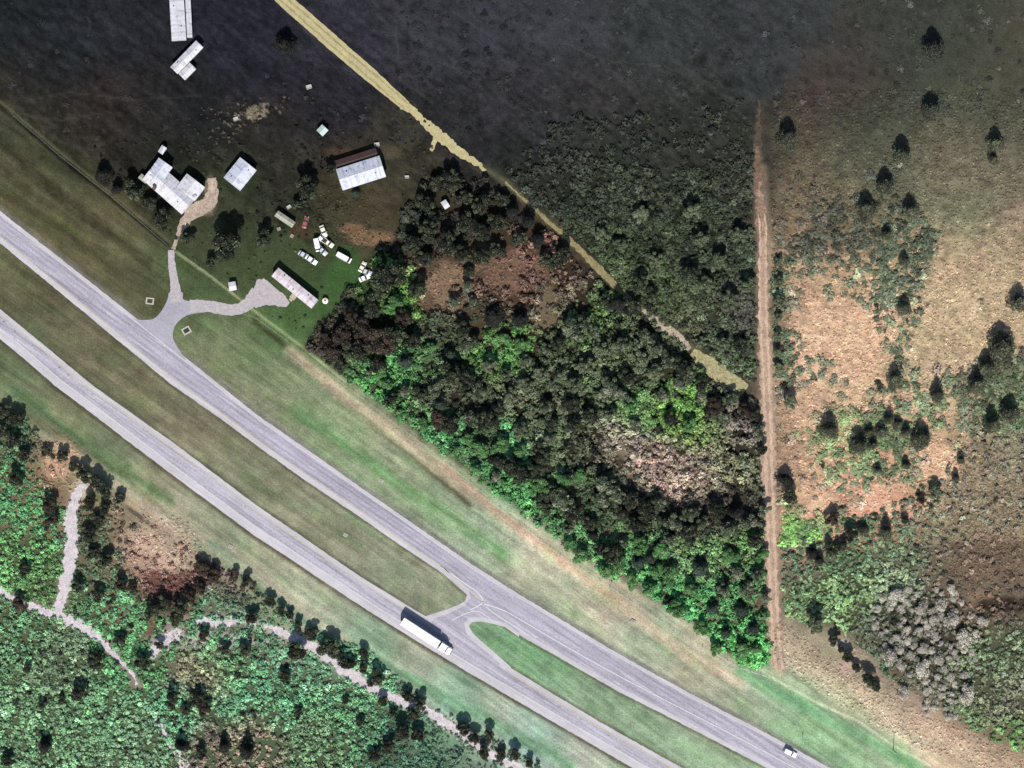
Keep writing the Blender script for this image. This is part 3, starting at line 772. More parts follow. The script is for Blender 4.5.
def scatter(name, label, poly, ctrl, spacing, rmin, rmax, mat, cat='undergrowth', sig=13, bright=1.0, n=64, leaf=0.26, clear=(), tall=1.0, clump=16, cut=0.0, blue=-.14, dark=0.0):
    if n == 64: n, leaf = 88, 0.21
    """brush nobody could count, as one mesh; colour and density follow the photo's patches"""
    T = bush_templates(6, n, leaf)
    P = np.array(poly, float); x0, y0 = P.min(0); x1, y1 = P.max(0)
    x0 = max(x0, -60); y0 = max(y0, -60); x1 = min(x1, 1090); y1 = min(y1, 830)
    gx, gy = np.meshgrid(np.arange(x0, x1, spacing), np.arange(y0, y1, spacing))
    x = gx.ravel() + RNG.uniform(-.6, .6, gx.size) * spacing; y = gy.ravel() + RNG.uniform(-.6, .6, gx.size) * spacing
    sd = sdf(x, y, poly) + 5 * fbm(x, y, 12, 3)
    k = sd < 0; x, y, sd = x[k], y[k], sd[k]
    xx = x + 7 * fbm(x, y, 12, 3); yy = y + 7 * fbm(x + 90, y + 40, 12, 3)
    V = idw(xx, yy, ctrl, sig)
    col, den = V[:, :3], V[:, 3]
    nz = fbm(x + 40, y + 77, clump, 4)
    keep = RNG.random(len(x)) < np.clip(den * (1.0 + 0.9 * nz) - cut, 0, 1)
    for pts, w in clear:
        keep &= line_dist(x, y, pts) + 2.5 * fbm(x, y, 6, 3) > w
    x, y, col, nz = x[keep], y[keep], col[keep], nz[keep]
    m = len(x)
    r = (rmin + (rmax - rmin) * RNG.random(m) ** 2.0)
    t = RNG.integers(0, 6, m); a = RNG.random(m) * 6.283
    G = T[t].reshape(m, n * 3, 3)
    ca, sa = np.cos(a)[:, None], np.sin(a)[:, None]
    X = (G[..., 0] * ca - G[..., 1] * sa) * r[:, None] + ((x - 512) * S)[:, None]
    Y = (G[..., 0] * sa + G[..., 1] * ca) * r[:, None] + ((384 - y) * S)[:, None]
    Z = G[..., 2] * (r * tall * RNG.uniform(.8, 1.35, m))[:, None] + ground_height(x, y)[:, None]
    dk = RNG.random(m) < dark
    col[dk] = (46, 52, 40); r[dk] = r[dk] * .6 + RNG.uniform(.9, 1.7, dk.sum())
    c = desat(lin(col) / GAIN * FK * bright, .30)
    hue = RNG.normal(0, .04, (m, 3)); hue[:, 2] += blue * np.clip((col[:, 1] - col[:, 0]) / 40, 0, 1); val = np.exp(RNG.normal(0, .30, (m, 1)) + 0.45 * nz[:, None])
    c = np.clip(c * (1 + hue) * val, 0.004, .8)
    C = np.repeat(c[:, None, :], n * 3, 1) * np.repeat(RNG.uniform(.75, 1.3, (m, n, 1)), 3, 1)
    o = np_mesh(name, np.stack([X, Y, Z], -1).reshape(-1, 3), 3, m * n, mat, C.reshape(-1, 3))
    tag(o, label, cat, None, 'stuff')
    print(name, m, m * n)
    return o

VC_WOOD = [(320,350,62,50,44,.8),(345,345,64,52,48,.8),(330,320,60,60,45,.8),(400,300,90,150,60,1),(385,305,70,110,52,.8),(370,320,56,62,48,.8),(440,330,62,74,52,.8),(345,378,62,135,72,1),(380,378,62,145,78,1),(405,372,62,120,70,1),(430,362,66,100,66,.9),
(430,400,88,88,68,.9),(400,405,62,135,78,1),(425,425,64,140,85,1),(450,440,64,145,92,1),(500,440,64,145,98,1),(480,475,60,128,80,1),(510,495,62,145,80,1),(540,480,74,135,88,1),(560,525,60,115,74,1),(600,565,82,155,98,1),(570,548,82,145,96,1),(640,545,82,145,92,1),
(620,480,70,84,60,.8),(660,585,62,155,92,1),(700,605,62,155,92,1),(700,640,62,162,88,1),(740,645,62,158,82,1),(740,590,64,130,80,1),(700,560,96,140,92,1),(740,545,86,128,80,1),(650,515,58,60,45,.7),(700,510,58,56,45,.7),(740,505,60,56,46,.7),
(650,470,158,130,108,.85),(680,465,165,138,118,.85),(680,488,160,134,114,.85),(610,440,136,124,100,.9),(630,452,146,130,108,.9),(700,480,152,132,108,.9),(720,450,124,124,84,.9),(740,470,112,118,82,.95),(680,412,96,150,64,1),(640,410,88,130,78,1),(700,430,100,140,72,1),(600,400,76,98,64,.9),(560,400,84,94,66,.9),(540,430,94,110,78,.9),
(520,400,88,98,68,.9),(600,350,78,92,62,.9),(560,360,74,86,60,.9),(520,340,66,125,62,.95),(500,345,72,122,62,.9),(580,330,72,108,56,.9),(640,370,82,94,62,.9),(660,350,74,84,56,.8),(730,410,86,76,66,.9),(750,420,130,112,106,.9),(735,395,84,92,66,.9),(480,270,105,78,60,.2),(520,270,124,86,70,.3),(515,290,120,84,68,.3),
(550,290,96,80,62,.4),(440,290,112,86,66,.2),(455,275,112,86,66,.2),(430,230,46,48,38,.8),(480,210,50,50,40,.6),(460,240,46,46,36,.7),(545,318,100,92,66,.4),(500,300,80,70,54,.4),(480,440,70,90,64,.9),(460,400,66,72,52,.9),(575,450,78,90,64,.9),(590,500,60,80,56,.9),(560,480,90,110,84,.9)]
VC_SCRUB = [(560,150,50,54,46,.25),(650,130,52,56,48,.2),(720,130,54,58,48,.2),(560,185,54,60,47,.5),(600,200,60,68,50,.7),(600,235,64,78,50,.85),(650,240,64,78,50,.85),(640,200,58,66,48,.7),(700,220,64,76,52,.8),(740,200,60,66,50,.7),(740,260,64,76,54,.8),(620,275,76,98,56,.9),(680,300,74,90,56,.9),(650,300,74,90,54,.9),(720,330,80,92,64,.85),(690,330,92,98,66,.7),(740,360,86,105,68,.8),(700,270,62,74,50,.85),(740,310,80,80,66,.85)]
VC_SW = [(20,440,64,108,70,1),(10,480,64,135,78,1),(40,520,70,145,80,1),(20,560,92,160,80,1),(50,582,86,138,68,1),(90,520,72,96,66,.9),(100,545,76,100,70,.9),(100,575,84,115,78,.9),(110,605,80,145,90,1),(20,640,88,140,92,1),(60,665,100,128,90,1),(100,700,96,148,98,1),(40,720,106,156,104,1),(150,740,106,150,106,1),
(200,700,100,158,110,1),(130,660,74,145,80,1),(140,640,74,140,80,.9),(220,660,96,158,96,1),(240,700,86,166,110,1),(180,720,86,168,116,1),(210,602,80,150,100,1),(240,625,76,134,94,.9),(280,620,74,122,84,.8),(280,700,86,162,106,1),(340,700,86,158,100,1),(320,740,100,138,90,.9),(360,725,80,145,96,1),(400,740,60,108,82,1),(440,765,66,112,82,.9),(340,685,108,168,118,1),(300,665,90,150,110,.9),(270,605,84,135,90,.8),(470,755,90,110,92,.6),
(150,550,150,108,86,.25),(130,525,140,105,84,.3),(170,560,140,100,84,.3),(60,465,150,105,80,.25),(45,445,120,95,72,.4),(80,485,160,115,90,.15),(180,582,108,66,60,.75),(215,580,92,60,58,.8),(245,590,80,60,54,.7),(205,680,150,120,90,.7),(250,735,150,130,100,.6),(205,740,120,105,84,.7)]
VC_SE = [(850,560,78,108,74,.95),(800,560,78,98,72,.8),(900,550,84,104,74,.9),(840,600,110,145,90,1),(870,590,112,142,92,1),(810,610,98,134,84,1),(890,590,116,130,96,.9),(950,560,106,92,74,.4),(930,530,96,100,74,.5),(960,500,112,106,84,.35),(1000,500,110,104,82,.4),(1000,560,112,90,72,.3),(980,580,115,88,70,.3),(990,605,128,96,74,.4),(1005,610,60,50,42,.3),(1000,640,94,114,80,.9),
(980,665,98,118,82,.95),(1000,700,112,116,86,.95),(960,715,88,116,74,.9),(1010,745,82,130,68,1),(880,680,74,116,80,1),(900,705,88,118,82,.95),(925,700,112,112,94,.8),(880,630,80,92,70,.75),(930,640,104,104,84,.7),(900,620,84,92,70,.7),(950,690,94,100,76,.8),(910,665,84,96,70,.75),(1060,600,95,98,75,.7)]
VC_EAST = [(800,330,120,100,80,.0),(790,215,96,86,66,.25),(860,240,84,90,70,.6),(830,245,84,86,68,.7),(815,232,82,82,64,.7),(895,250,84,98,72,.8),(890,285,96,108,80,.7),(905,300,96,108,80,.6),(830,278,118,128,90,.35),(850,285,118,128,90,.35),(778,270,80,92,66,.7),(779,300,84,108,74,.95),(779,340,84,112,74,.95),(778,380,90,105,76,.7),(800,300,160,130,100,.02),(830,330,160,130,100,.0),(860,340,160,130,100,.0),(895,330,100,114,82,.45),(940,300,150,130,100,.02),(970,350,150,130,100,.05),(930,360,150,130,100,.0),
(870,370,160,130,100,.02),(895,382,100,120,80,.6),(1000,400,90,104,70,.8),(980,440,104,122,80,.7),(1010,430,100,130,80,.85),(975,380,70,80,58,.8),(820,370,110,120,86,.3),(820,440,140,170,98,.7),(835,455,150,175,105,.6),(860,470,114,145,90,.75),(880,455,96,118,76,.85),(900,450,100,120,80,.8),(930,410,118,138,92,.6),(945,400,110,130,90,.6),(850,485,120,130,92,.5),(790,525,112,180,72,1),(786,535,112,180,72,.9),(800,500,150,120,98,.1),(800,400,150,120,96,.1),(800,460,150,120,96,.15),(880,505,190,140,115,.0),(935,455,190,150,120,.02),(930,500,94,114,76,.4),(960,420,110,112,84,.4),(950,330,150,130,100,.0),(1000,250,120,105,84,.1),(960,200,96,104,78,.0),(940,120,80,82,64,.04),(870,110,78,76,62,.04),(990,220,110,104,84,.04),(880,190,80,84,66,.3),(1010,300,120,100,80,.1),(850,160,80,82,66,.1),(800,150,84,78,62,.15),(950,150,110,100,80,.03)]
VC_YARD = [(240,115,84,70,54,.3),(220,150,60,66,44,.4),(190,170,60,60,44,.3),(110,200,40,44,34,.3),(150,205,40,44,34,.5),(275,200,44,48,38,.3),(300,185,40,42,34,.4),(330,210,44,50,36,.3),(200,250,60,70,44,.1),(230,270,60,70,44,.1),(340,260,60,100,44,.1),(310,330,64,100,54,.25),(380,250,50,54,40,.5),(400,170,60,60,44,.15),(365,200,60,54,42,.05),(370,230,90,74,54,.05),(270,150,44,44,36,.2),(410,130,50,50,40,.15)]

VC_TOP = [(60,60,46,48,52,.10),(220,40,46,46,58,.05),(340,60,50,48,58,.1),(460,40,48,48,52,.4),(480,70,44,44,47,.4),(560,60,64,64,70,.2),(650,100,58,60,58,.25),(740,60,60,62,62,.2),(850,60,70,68,62,.25),(950,60,78,80,66,.35),(100,130,60,54,44,.2)]
def build_brush():
    lm = leaf_mat('brush_leaves', 0.8)
    et = [(ETRACK[2:], 8.5)]
    scatter('undergrowth', 'bright green and brown undergrowth filling the wood beside the highway', WOOD, VC_WOOD, 3.5, 0.7, 2.6, lm, bright=1.38, cut=.14, dark=.06, blue=-.24, clear=et + [(DIAG[4:], 5), ([(700, 360), (745, 391)], 9), ([(361, 262), (364, 280)], 9), ([(440, 200), (447, 208)], 10)])
    scatter('undergrowth', 'dull green scrub between the diagonal track and the pink dirt track', SCRUB, VC_SCRUB, 3.6, 0.8, 2.4, lm, bright=.98, tall=.8, dark=.05, blue=-.1, clear=et + [(DIAG, 4), ([(692, 352), (745, 391)], 10)])
    scatter('undergrowth', 'bright green brush south of the highway around the white sand paths', SW, VC_SW, 2.8, 0.4, 1.6, lm, bright=1.62, tall=.9, blue=-.05, dark=.04, clump=9, cut=.14, clear=[(SAND1, 6), (SAND2, 3.6), ([(155, 650), (170, 636), (182, 630)], 5), ([(198, 623), (255, 621)], 3), (SAND3[5:], 4.6)])
    scatter('undergrowth', 'mixed olive brush around the pale bare shrubs', SE, VC_SE, 3.0, 0.4, 1.6, lm, bright=1.5, tall=.8, dark=.03, clear=[(ETRACK[2:], 8)])
    scatter('undergrowth', 'scattered green scrub in the tan field east of the dirt track', [(772, 100), (1080, 100), (1080, 440), (985, 425), (960, 445), (940, 480), (900, 500), (850, 520), (800, 545), (782, 545), (776, 400), (768, 250)], VC_EAST, 3.0, 0.4, 2.6, lm, bright=1.4, tall=.5, clump=7, cut=.12, dark=.02, clear=[(ETRACK[2:], 9)])
    scatter('undergrowth', 'low dark weeds around the farm yard and sheds', [(95, 150), (230, 95), (330, 95), (430, 120), (440, 180), (400, 240), (350, 300), (330, 345), (250, 312), (178, 248)], VC_YARD, 4.0, 0.4, 1.0, lm, cut=0.05,
            clear=[([(160, 160), (200, 205)], 22), ([(240, 165), (240, 190)], 17), ([(338, 180), (385, 170)], 19), ([(275, 275), (318, 304)], 13), ([(176, 302), (171, 250)], 7), ([(183, 226), (209, 202), (212, 170)], 8), ([(280, 215), (296, 226)], 9), ([(325, 235), (345, 258)], 14), ([(256, 290), (285, 304)], 9), ([(190, 306), (238, 309)], 7)])
    scatter('undergrowth', 'faint low weeds over the dark pasture at the top', [(-60, -60), (1090, -60), (1090, 110), (780, 120), (755, 130), (520, 180), (300, 110), (100, 150), (-60, 60)], VC_TOP, 5.5, 0.5, 1.9, lm, bright=.8, tall=.3, sig=40, clump=20, cut=.06, clear=[(YELLOW, 11), ([(178, -30), (182, 42)], 17), ([(172, 70), (200, 45)], 12), (ETRACK[:3], 5)])

def build_grass():
    """tussocks of tall dry grass over the open fields"""
    lm = leaf_mat('grass_blades', 0.9)
    gx, gy = np.meshgrid(np.arange(768, 1075, 2.6), np.arange(80, 560, 2.6))
    x = gx.ravel() + RNG.uniform(-1.5, 1.5, gx.size); y = gy.ravel() + RNG.uniform(-1.5, 1.5, gx.size)
    k = (sdf(x, y, EFIELD) < 0) & (line_dist(x, y, ETRACK[2:]) > 9) & (RNG.random(len(x)) < .6 + .5 * fbm(x, y, 15, 3))
    x, y = x[k], y[k]
    gx, gy = np.meshgrid(np.arange(775, 1060, 2.6), np.arange(625, 790, 2.6))
    a = gx.ravel() + RNG.uniform(-1.5, 1.5, gx.size); b = gy.ravel() + RNG.uniform(-1.5, 1.5, gx.size)
    d = line_dist(a, b, [(784, 640), (810, 665), (870, 705), (930, 735), (1060, 772)])
    k = (d + 4 * fbm(a, b, 10, 3) < 17) & (sdf(a, b, SE) > 3) & (RNG.random(len(a)) < .7)
    x = np.concatenate([x, a[k]]); y = np.concatenate([y, b[k]])
    for bx, by, rx, ry, dn in ((158, 552, 46, 36, .75), (60, 465, 24, 26, .7), (515, 272, 46, 28, .8), (452, 285, 38, 28, .7), (205, 640, 50, 14, .3), (370, 238, 26, 12, .4), (345, 215, 36, 34, .3), (985, 560, 44, 36, .7), (1000, 500, 40, 40, .6), (248, 114, 22, 14, .5), (900, 640, 50, 60, .4)):
        a = RNG.uniform(bx - rx, bx + rx, int(rx * ry * .62 * dn)); b = by + (RNG.random(len(a)) * 2 - 1) * ry
        k = np.hypot((a - bx) / rx, (b - by) / ry) + .3 * fbm(a, b, 8, 3) < 1
        x = np.concatenate([x, a[k]]); y = np.concatenate([y, b[k]])
    m = len(x); n = 9
    C = ground_colour(x, y)
    r = RNG.uniform(.3, .75, m)
    d = unit(m * n); d[:, 2] = np.abs(d[:, 2]) * .5
    c = d * 0.6; c[:, 2] += .25
    nr = d + .5 * unit(m * n) + np.array([0, -.2, .7]); nr /= np.linalg.norm(nr, axis=1, keepdims=True)
    G = leaf_soup(c, nr, .62 * (.6 + .8 * RNG.random(m * n)), 5).reshape(m, n * 3, 3)
    V = G * r[:, None, None]; V[..., 0] += ((x - 512) * S)[:, None]; V[..., 1] += ((384 - y) * S)[:, None]
    V[..., 2] += ground_height(x, y)[:, None]
    col = lin(C) / GAIN * 1.42 * np.exp(RNG.normal(0, .2, (m, 1)))
    col = np.repeat(col[:, None], n * 3, 1) * np.repeat(RNG.uniform(.8, 1.25, (m, n, 1)), 3, 1)
    o = np_mesh('tall_grass', V.reshape(-1, 3), 3, m * n, lm, col.reshape(-1, 3))
    tag(o, 'dry tan tussock grass over the right-hand field and the bare clearings', 'grass', None, 'stuff')
    print('grass', m)
# ================================================================== buildings
def quad_frame(q):
    """corner pixels in order -> centre, heading, length, width in metres; length along q0->q1"""
    P = [W(*p) for p in q]
    c = sum(P, Vector()) / 4
    e = ((P[1] - P[0]) + (P[2] - P[3])) / 2; f = ((P[3] - P[0]) + (P[2] - P[1])) / 2
    return c, math.atan2(e.y, e.x), e.length, f.length

def gable(par, L, Wd, h, rise, roofm, wallm, off=(0, 0), rz=0, over=0.35, ridge=True, vents=0, gutter=None, z0=0, roofm2=None):
    """walls with gable ends and a two-slope roof; ridge along local x"""
    M4 = Matrix.Translation((off[0], off[1], z0)) @ Matrix.Rotation(rz, 4, 'Z')
    w = Wd - 2 * over; l = L - 2 * over
    m = MB()
    # gable prism lies along x
    pts = [(-w / 2, 0), (w / 2, 0), (w / 2, h), (0, h + rise * (w / Wd)), (-w / 2, h)]
    A = [m.bm.verts.new(M4 @ Vector((-l / 2, p[0], p[1]))) for p in pts]; B = [m.bm.verts.new(M4 @ Vector((l / 2, p[0], p[1]))) for p in pts]
    m.bm.faces.new(A); m.bm.faces.new(B[::-1])
    for i in range(5): m.bm.faces.new((A[i], B[i], B[(i + 1) % 5], A[(i + 1) % 5]))
    m.build('wall', wallm, par)
    t = 0.12; zb = h - rise * (over / (Wd / 2)) + 0.03
    ro = None
    for sgn, mt in ((-1, roofm), (1, roofm2 or roofm)):
        m = MB()
        e0 = Vector((-L / 2, sgn * Wd / 2, zb)); e1 = Vector((L / 2, sgn * Wd / 2, zb))
        r0 = Vector((-L / 2, 0, h + rise + 0.03)); r1 = Vector((L / 2, 0, h + rise + 0.03)); up = Vector((0, 0, t))
        vs = [e0, e1, r1, r0, e0 + up, e1 + up, r1 + up, r0 + up]
        bv = [m.bm.verts.new(v) for v in vs]
        for f in ((0, 1, 2, 3), (4, 5, 6, 7), (0, 1, 5, 4), (1, 2, 6, 5), (3, 0, 4, 7)): m.bm.faces.new([bv[i] for i in f])
        ro = m.build('roof', mt, par); ro.matrix_local = M4
    if ridge:
        m = MB(); z = h + rise + .03 + t
        m.prism([(-.14, z - .07), (0, z + .05), (.14, z - .07)], -L / 2 + .02, L / 2 - .02)
        for v in m.bm.verts: v.co = Matrix.Rotation(math.pi / 2, 4, 'Z') @ v.co
        o = m.build('ridge_cap', MATS['ridge'], ro)
    for i in range(vents):
        x = (-.3 + .6 * i / max(1, vents - 1)) * L; y = Wd * .22 * (-1) ** i
        z = h + rise * (1 - abs(y) / (Wd / 2))
        m = MB(); m.tube((x, y, z), (x, y, z + .55), .14, .14, 10); m.tube((x, y, z + .55), (x, y, z + .72), .26, .05, 10)
        m.build('roof_vent', MATS['galv'], ro)
    return M4

def opening(par, M4, pos, axis_, w, h, z, kind='window'):
    """door or window set on a wall; axis_: 'x' wall normal along local x else y"""
    s = (0.06, w, h) if axis_ == 'x' else (w, 0.06, h)
    m = MB(); m.box(M4 @ Vector((pos[0], pos[1], z)), s, rot=None if False else (M4.to_3x3().to_4x4()), bev=.01)
    o = m.build(kind, MATS['trim'] if kind == 'window' else MATS['doorpaint'], par)
    s2 = (0.09, w - .16, h - .16) if axis_ == 'x' else (w - .16, 0.09, h - .16)
    if kind == 'window':
        m = MB(); m.box(M4 @ Vector((pos[0], pos[1], z)), s2, rot=M4.to_3x3().to_4x4()); m.build('pane', MATS['glass'], o)
    else:
        m = MB(); m.box(M4 @ Vector((pos[0] + (0 if axis_ != 'x' else math.copysign(.07, pos[0])), pos[1] + (0 if axis_ == 'x' else math.copysign(.07, pos[1])), z)), (.08, .08, .12), rot=M4.to_3x3().to_4x4()); m.build('handle', MATS['galv'], o)

MATS = {}
def build_mats():
    MATS['ridge'] = simple_mat('ridge_metal', alb(225, 225, 232), .5, .1, 1)
    MATS['galv'] = simple_mat('galvanised', (.35, .36, .37, 1), .45, .15, 3, metal=.5)
    MATS['trim'] = simple_mat('trim_paint', (.6, .6, .58, 1), .6, .1, 3)
    MATS['doorpaint'] = simple_mat('door_paint', (.16, .13, .1, 1), .6, .15, 3)
    MATS['glass'] = simple_mat('window_glass', (.03, .035, .04, 1), .08, .1, 1, spec=.6)
    MATS['wall_white'] = simple_mat('white_siding', (.42, .41, .38, 1), .8, .12, 1.2)
    MATS['wall_tan'] = simple_mat('tan_siding', (.30, .25, .18, 1), .85, .15, 1.2)
    MATS['wall_grey'] = simple_mat('grey_siding', (.2, .2, .19, 1), .85, .15, 1.2)
    MATS['roof_white'] = metal_roof_mat('white_metal_roof', alb(232, 231, 238), alb(150, 148, 150), .4, .8)
    MATS['roof_blue'] = metal_roof_mat('blue_white_metal_roof', alb(222, 226, 240), alb(138, 142, 158), .4, .9)
    MATS['roof_red_shaded'] = metal_roof_mat('red_shaded_roof', alb(70, 48, 44), alb(40, 34, 34), .35, .6)  # red-brown sheet with north-side shade included in the colour
    MATS['roof_old'] = metal_roof_mat('weathered_roof', alb(178, 178, 160), alb(96, 104, 84), .35, .8)
    MATS['roof_trailer'] = metal_roof_mat('white_roof_rust_patches', alb(232, 224, 230), alb(150, 110, 108), .6, .75)
    MATS['concrete'] = simple_mat('concrete', (.32, .31, .28, 1), .9, .15, 2, fine=(8, .1))
    MATS['concrete_pale'] = simple_mat('pale_concrete', alb(200, 196, 180), .9, .12, 2)
    MATS['tyre'] = simple_mat('tyre_rubber', (.02, .02, .02, 1), .85, .1, 5)
    MATS['rim'] = simple_mat('wheel_rim', (.4, .4, .42, 1), .4, .1, 5, metal=.6)
    MATS['white_paint'] = simple_mat('white_vehicle_paint', (.62, .62, .62, 1), .35, .04, 1, spec=.5)
    MATS['cream_paint'] = simple_mat('cream_vehicle_paint', (.5, .47, .38, 1), .4, .06, 1, spec=.5)
    MATS['silver_paint'] = simple_mat('silver_vehicle_paint', (.32, .34, .36, 1), .35, .06, 1, spec=.5)
    MATS['red_paint'] = simple_mat('faded_red_paint', (.16, .05, .035, 1), .5, .15, 1, spec=.4)
    MATS['dark_paint'] = simple_mat('dark_vehicle_paint', (.03, .035, .04, 1), .35, .06, 1, spec=.5)
    MATS['box_roof'] = simple_mat('trailer_roof_skin', (.5, .5, .5, 1), .55, .08, .6)
    MATS['lamp'] = simple_mat('lamp_lens', (.6, .6, .55, 1), .15, .02, 1, spec=.6)
    MATS['taillamp'] = simple_mat('red_lens', (.3, .02, .02, 1), .2, .02, 1, spec=.6)
    MATS['chassis'] = simple_mat('chassis_black', (.02, .02, .022, 1), .6, .1, 3)
    MATS['chrome'] = simple_mat('bright_metal', (.6, .6, .62, 1), .2, .03, 2, metal=1)
    MATS['post'] = simple_mat('weathered_post', (.16, .13, .1, 1), .95, .25, 5)
    MATS['wire'] = simple_mat('fence_wire', (.25, .25, .25, 1), .5, .1, 3, metal=.5)
    MATS['timber'] = simple_mat('grey_timber', (.25, .21, .17, 1), .95, .25, 4)
    MATS['blue_tarp'] = simple_mat('pale_teal_roof', alb(200, 226, 220), .6, .12, 1)
    MATS['sign_face'] = simple_mat('sign_back', (.4, .4, .4, 1), .4, .1, 3, metal=.4)

def ang_of(q):
    return quad_frame(q)

def build_buildings():
    # pair of long white sheds at the top edge
    c, a, L, w = quad_frame([(168.5, -26), (173.5, 42), (187, 42), (184, -26)])
    t = empty('long_shed', c, a, 'long wide white metal-roofed shed at the top edge of the dark pasture', 'shed', 'pair of long white sheds')
    M = gable(t, L, w, 3.2, .7, MATS['roof_white'], MATS['wall_grey'], vents=3)
    opening(t, M, (L / 2 - .35, 0), 'x', 3.0, 2.6, 1.3, 'door')
    c, a, L, w = quad_frame([(184.6, -26), (188.2, 38.5), (193, 38.5), (190.4, -26)])
    t = empty('long_shed', c, a, 'narrow white lean-to shed running close along the wide white shed', 'shed', 'pair of long white sheds')
    M = gable(t, L, w, 2.4, .3, MATS['roof_white'], MATS['wall_grey'], over=.15, ridge=True)
    opening(t, M, (L / 2 - .15, 0), 'x', 1.0, 1.9, 1.0, 'door')
    # bent shed below
    c, a, L, w = quad_frame([(171, 68), (197, 42), (204.5, 48), (179, 75)])
    t = empty('farm_shed', c, a, 'slanting white shed with a short annex, just below the two long sheds', 'shed')
    M = gable(t, L, w, 2.9, .5, MATS['roof_white'], MATS['wall_grey'], vents=2)
    opening(t, M, (-L / 2 + .35, 0), 'x', 2.0, 2.2, 1.1, 'door')
    A = t.matrix_basis.copy(); A = Matrix.Translation(c) @ Matrix.Rotation(a, 4, 'Z')
    c2, a2, L2, w2 = quad_frame([(179, 74.5), (190.5, 63.5), (197, 69.5), (186, 81)])
    lo = A.inverted() @ c2
    gable(t, L2, w2, 2.3, .35, MATS['roof_white'], MATS['wall_grey'], off=(lo.x, lo.y), rz=a2 - a, over=.2)
    # farmhouse: main block, north wing, east wing, porch
    main = [(142.5, 179), (160.5, 158.5), (208, 186)[0:2], (184, 216)]
    c, a, L, w = quad_frame([(146, 177), (152, 168.5), (194, 202), (185, 215)])
    t = empty('farmhouse', W(172, 186), 0, 'large white metal-roofed farmhouse with wings, nearest building to the highway fence bend', 'house')
    def wing(q, h, rise, mat, over=.35, vents=0, along='long', **k):
        c, a, L, w = quad_frame(q)
        o = c - t.location
        return gable(t, L, w, h, rise, mat, MATS['wall_white'], off=(o.x, o.y), rz=a, over=over, vents=vents, **k), L, w
    (M, L, w) = wing([(145, 178), (155, 166), (196, 198), (185, 215)], 3.1, 1.3, MATS['roof_white'], vents=2) if False else wing([(144, 180.5), (183.3, 215.5), (197.5, 197.5), (158, 162.5)], 3.1, 1.2, MATS['roof_white'], vents=2)
    opening(t, M, (-2, -w / 2 + .35), 'y', 1.0, 2.0, 1.0, 'door')
    for x in (-6, 2.5, 6.0): opening(t, M, (x, -w / 2 + .35), 'y', 1.2, 1.1, 1.5, 'window')
    (M, L, w) = wing([(148.5, 175), (160.5, 158.4), (173.8, 168.5), (163, 184)], 3.9, .7, MATS['roof_blue'])
    opening(t, M, (L / 2 - .35, 0), 'x', 1.0, 1.0, 1.5, 'window')
    (M, L, w) = wing([(178.5, 187), (187.7, 174.9), (206.8, 187.6), (195, 203)], 3.7, .8, MATS['roof_white'])
    opening(t, M, (L / 2 - .35, 0), 'x', 1.1, 1.0, 1.5, 'window')
    (M, L, w) = wing([(139, 178.5), (146, 184), (149.5, 179.5), (142.5, 174)], 2.3, .15, MATS['roof_old'], over=.1, ridge=False)
    m = MB(); o = W(156, 189) - t.location; m.box((o.x, o.y, 3.9), (1.0, 1.0, 1.9), rz=-.75, bev=.03); m.box((o.x, o.y, 4.95), (1.2, 1.2, .15), rz=-.75); m.build('chimney', simple_mat('chimney_brick', (.1, .05, .04, 1), .9, .2, 4), t)
    m = MB(); o = W(196, 197) - t.location; m.box((o.x, o.y, 4.1), (1.4, .9, .7), rz=.5, bev=.05); m.build('roof_unit', MATS['galv'], t)
    # small outbuilding by the house
    c, a, L, w = quad_frame([(158.5, 152), (163.5, 145), (167, 149), (163.5, 155.5)])
    t = empty('garden_shed', c, a, 'small white shed at the north corner of the farmhouse', 'shed')
    M = gable(t, L, w, 2.1, .4, MATS['roof_white'], MATS['wall_white'], over=.15); opening(t, M, (0, -w / 2 + .15), 'y', .9, 1.8, .95, 'door')
    # square building
    c, a, L, w = quad_frame([(225, 177), (242.5, 157), (256, 172), (240.5, 193)])
    t = empty('garage_building', c, a, 'square white-roofed garage standing between the farmhouse and the pale barn with the red-brown lean-to', 'garage')
    M = gable(t, L, w, 3.0, .9, MATS['roof_blue'], MATS['wall_tan'], vents=2)
    opening(t, M, (-L / 2 + .35, -1.2), 'x', 2.6, 2.3, 1.15, 'door'); opening(t, M, (1.5, -w / 2 + .35), 'y', 1.1, 1.0, 1.5, 'window')
    # barn with north-slope shade painted into a red-brown lean-to
    c, a, L, w = quad_frame([(343, 191.5), (386.5, 177.5), (380, 156.5), (337, 170)])
    t = empty('barn', c, a, 'pale-roofed barn with a red-brown, shade-painted lean-to along its north side', 'barn')
    M = gable(t, L, w, 3.6, 1.1, MATS['roof_blue'], MATS['wall_tan'], vents=2)
    gable(t, L * .97, 3.6, 2.3, .25, MATS['roof_red_shaded'], MATS['wall_tan'], off=(-.2, w / 2 + 1.3), over=.15, ridge=False)
    m = MB()
    opening(t, M, (L / 2 - .35, 0), 'x', 3.0, 2.6, 1.3, 'door')
    for x in (-4, 0, 4): opening(t, M, (x, -w / 2 + .35), 'y', 1.2, 1.0, 1.6, 'window')
    # mobile home
    c, a, L, w = quad_frame([(271.5, 277), (312.5, 308), (318.5, 301), (280, 267.5)])
    t = empty('mobile_home', c, a, 'long white mobile home with rust patches on its roof beside the gravel pad', 'mobile home')
    M = gable(t, L, w, 2.8, .3, MATS['roof_trailer'], MATS['wall_white'], over=.12, vents=3, ridge=False, z0=.4)
    m = MB(); m.box((0, 0, .2), (L - .6, w - .6, .42)); m.build('skirting', MATS['wall_grey'], t)
    for x in (-6, -2.5, 4.5, 7): opening(t, M, (x, -w / 2 + .12), 'y', 1.0, .9, 1.6, 'window')
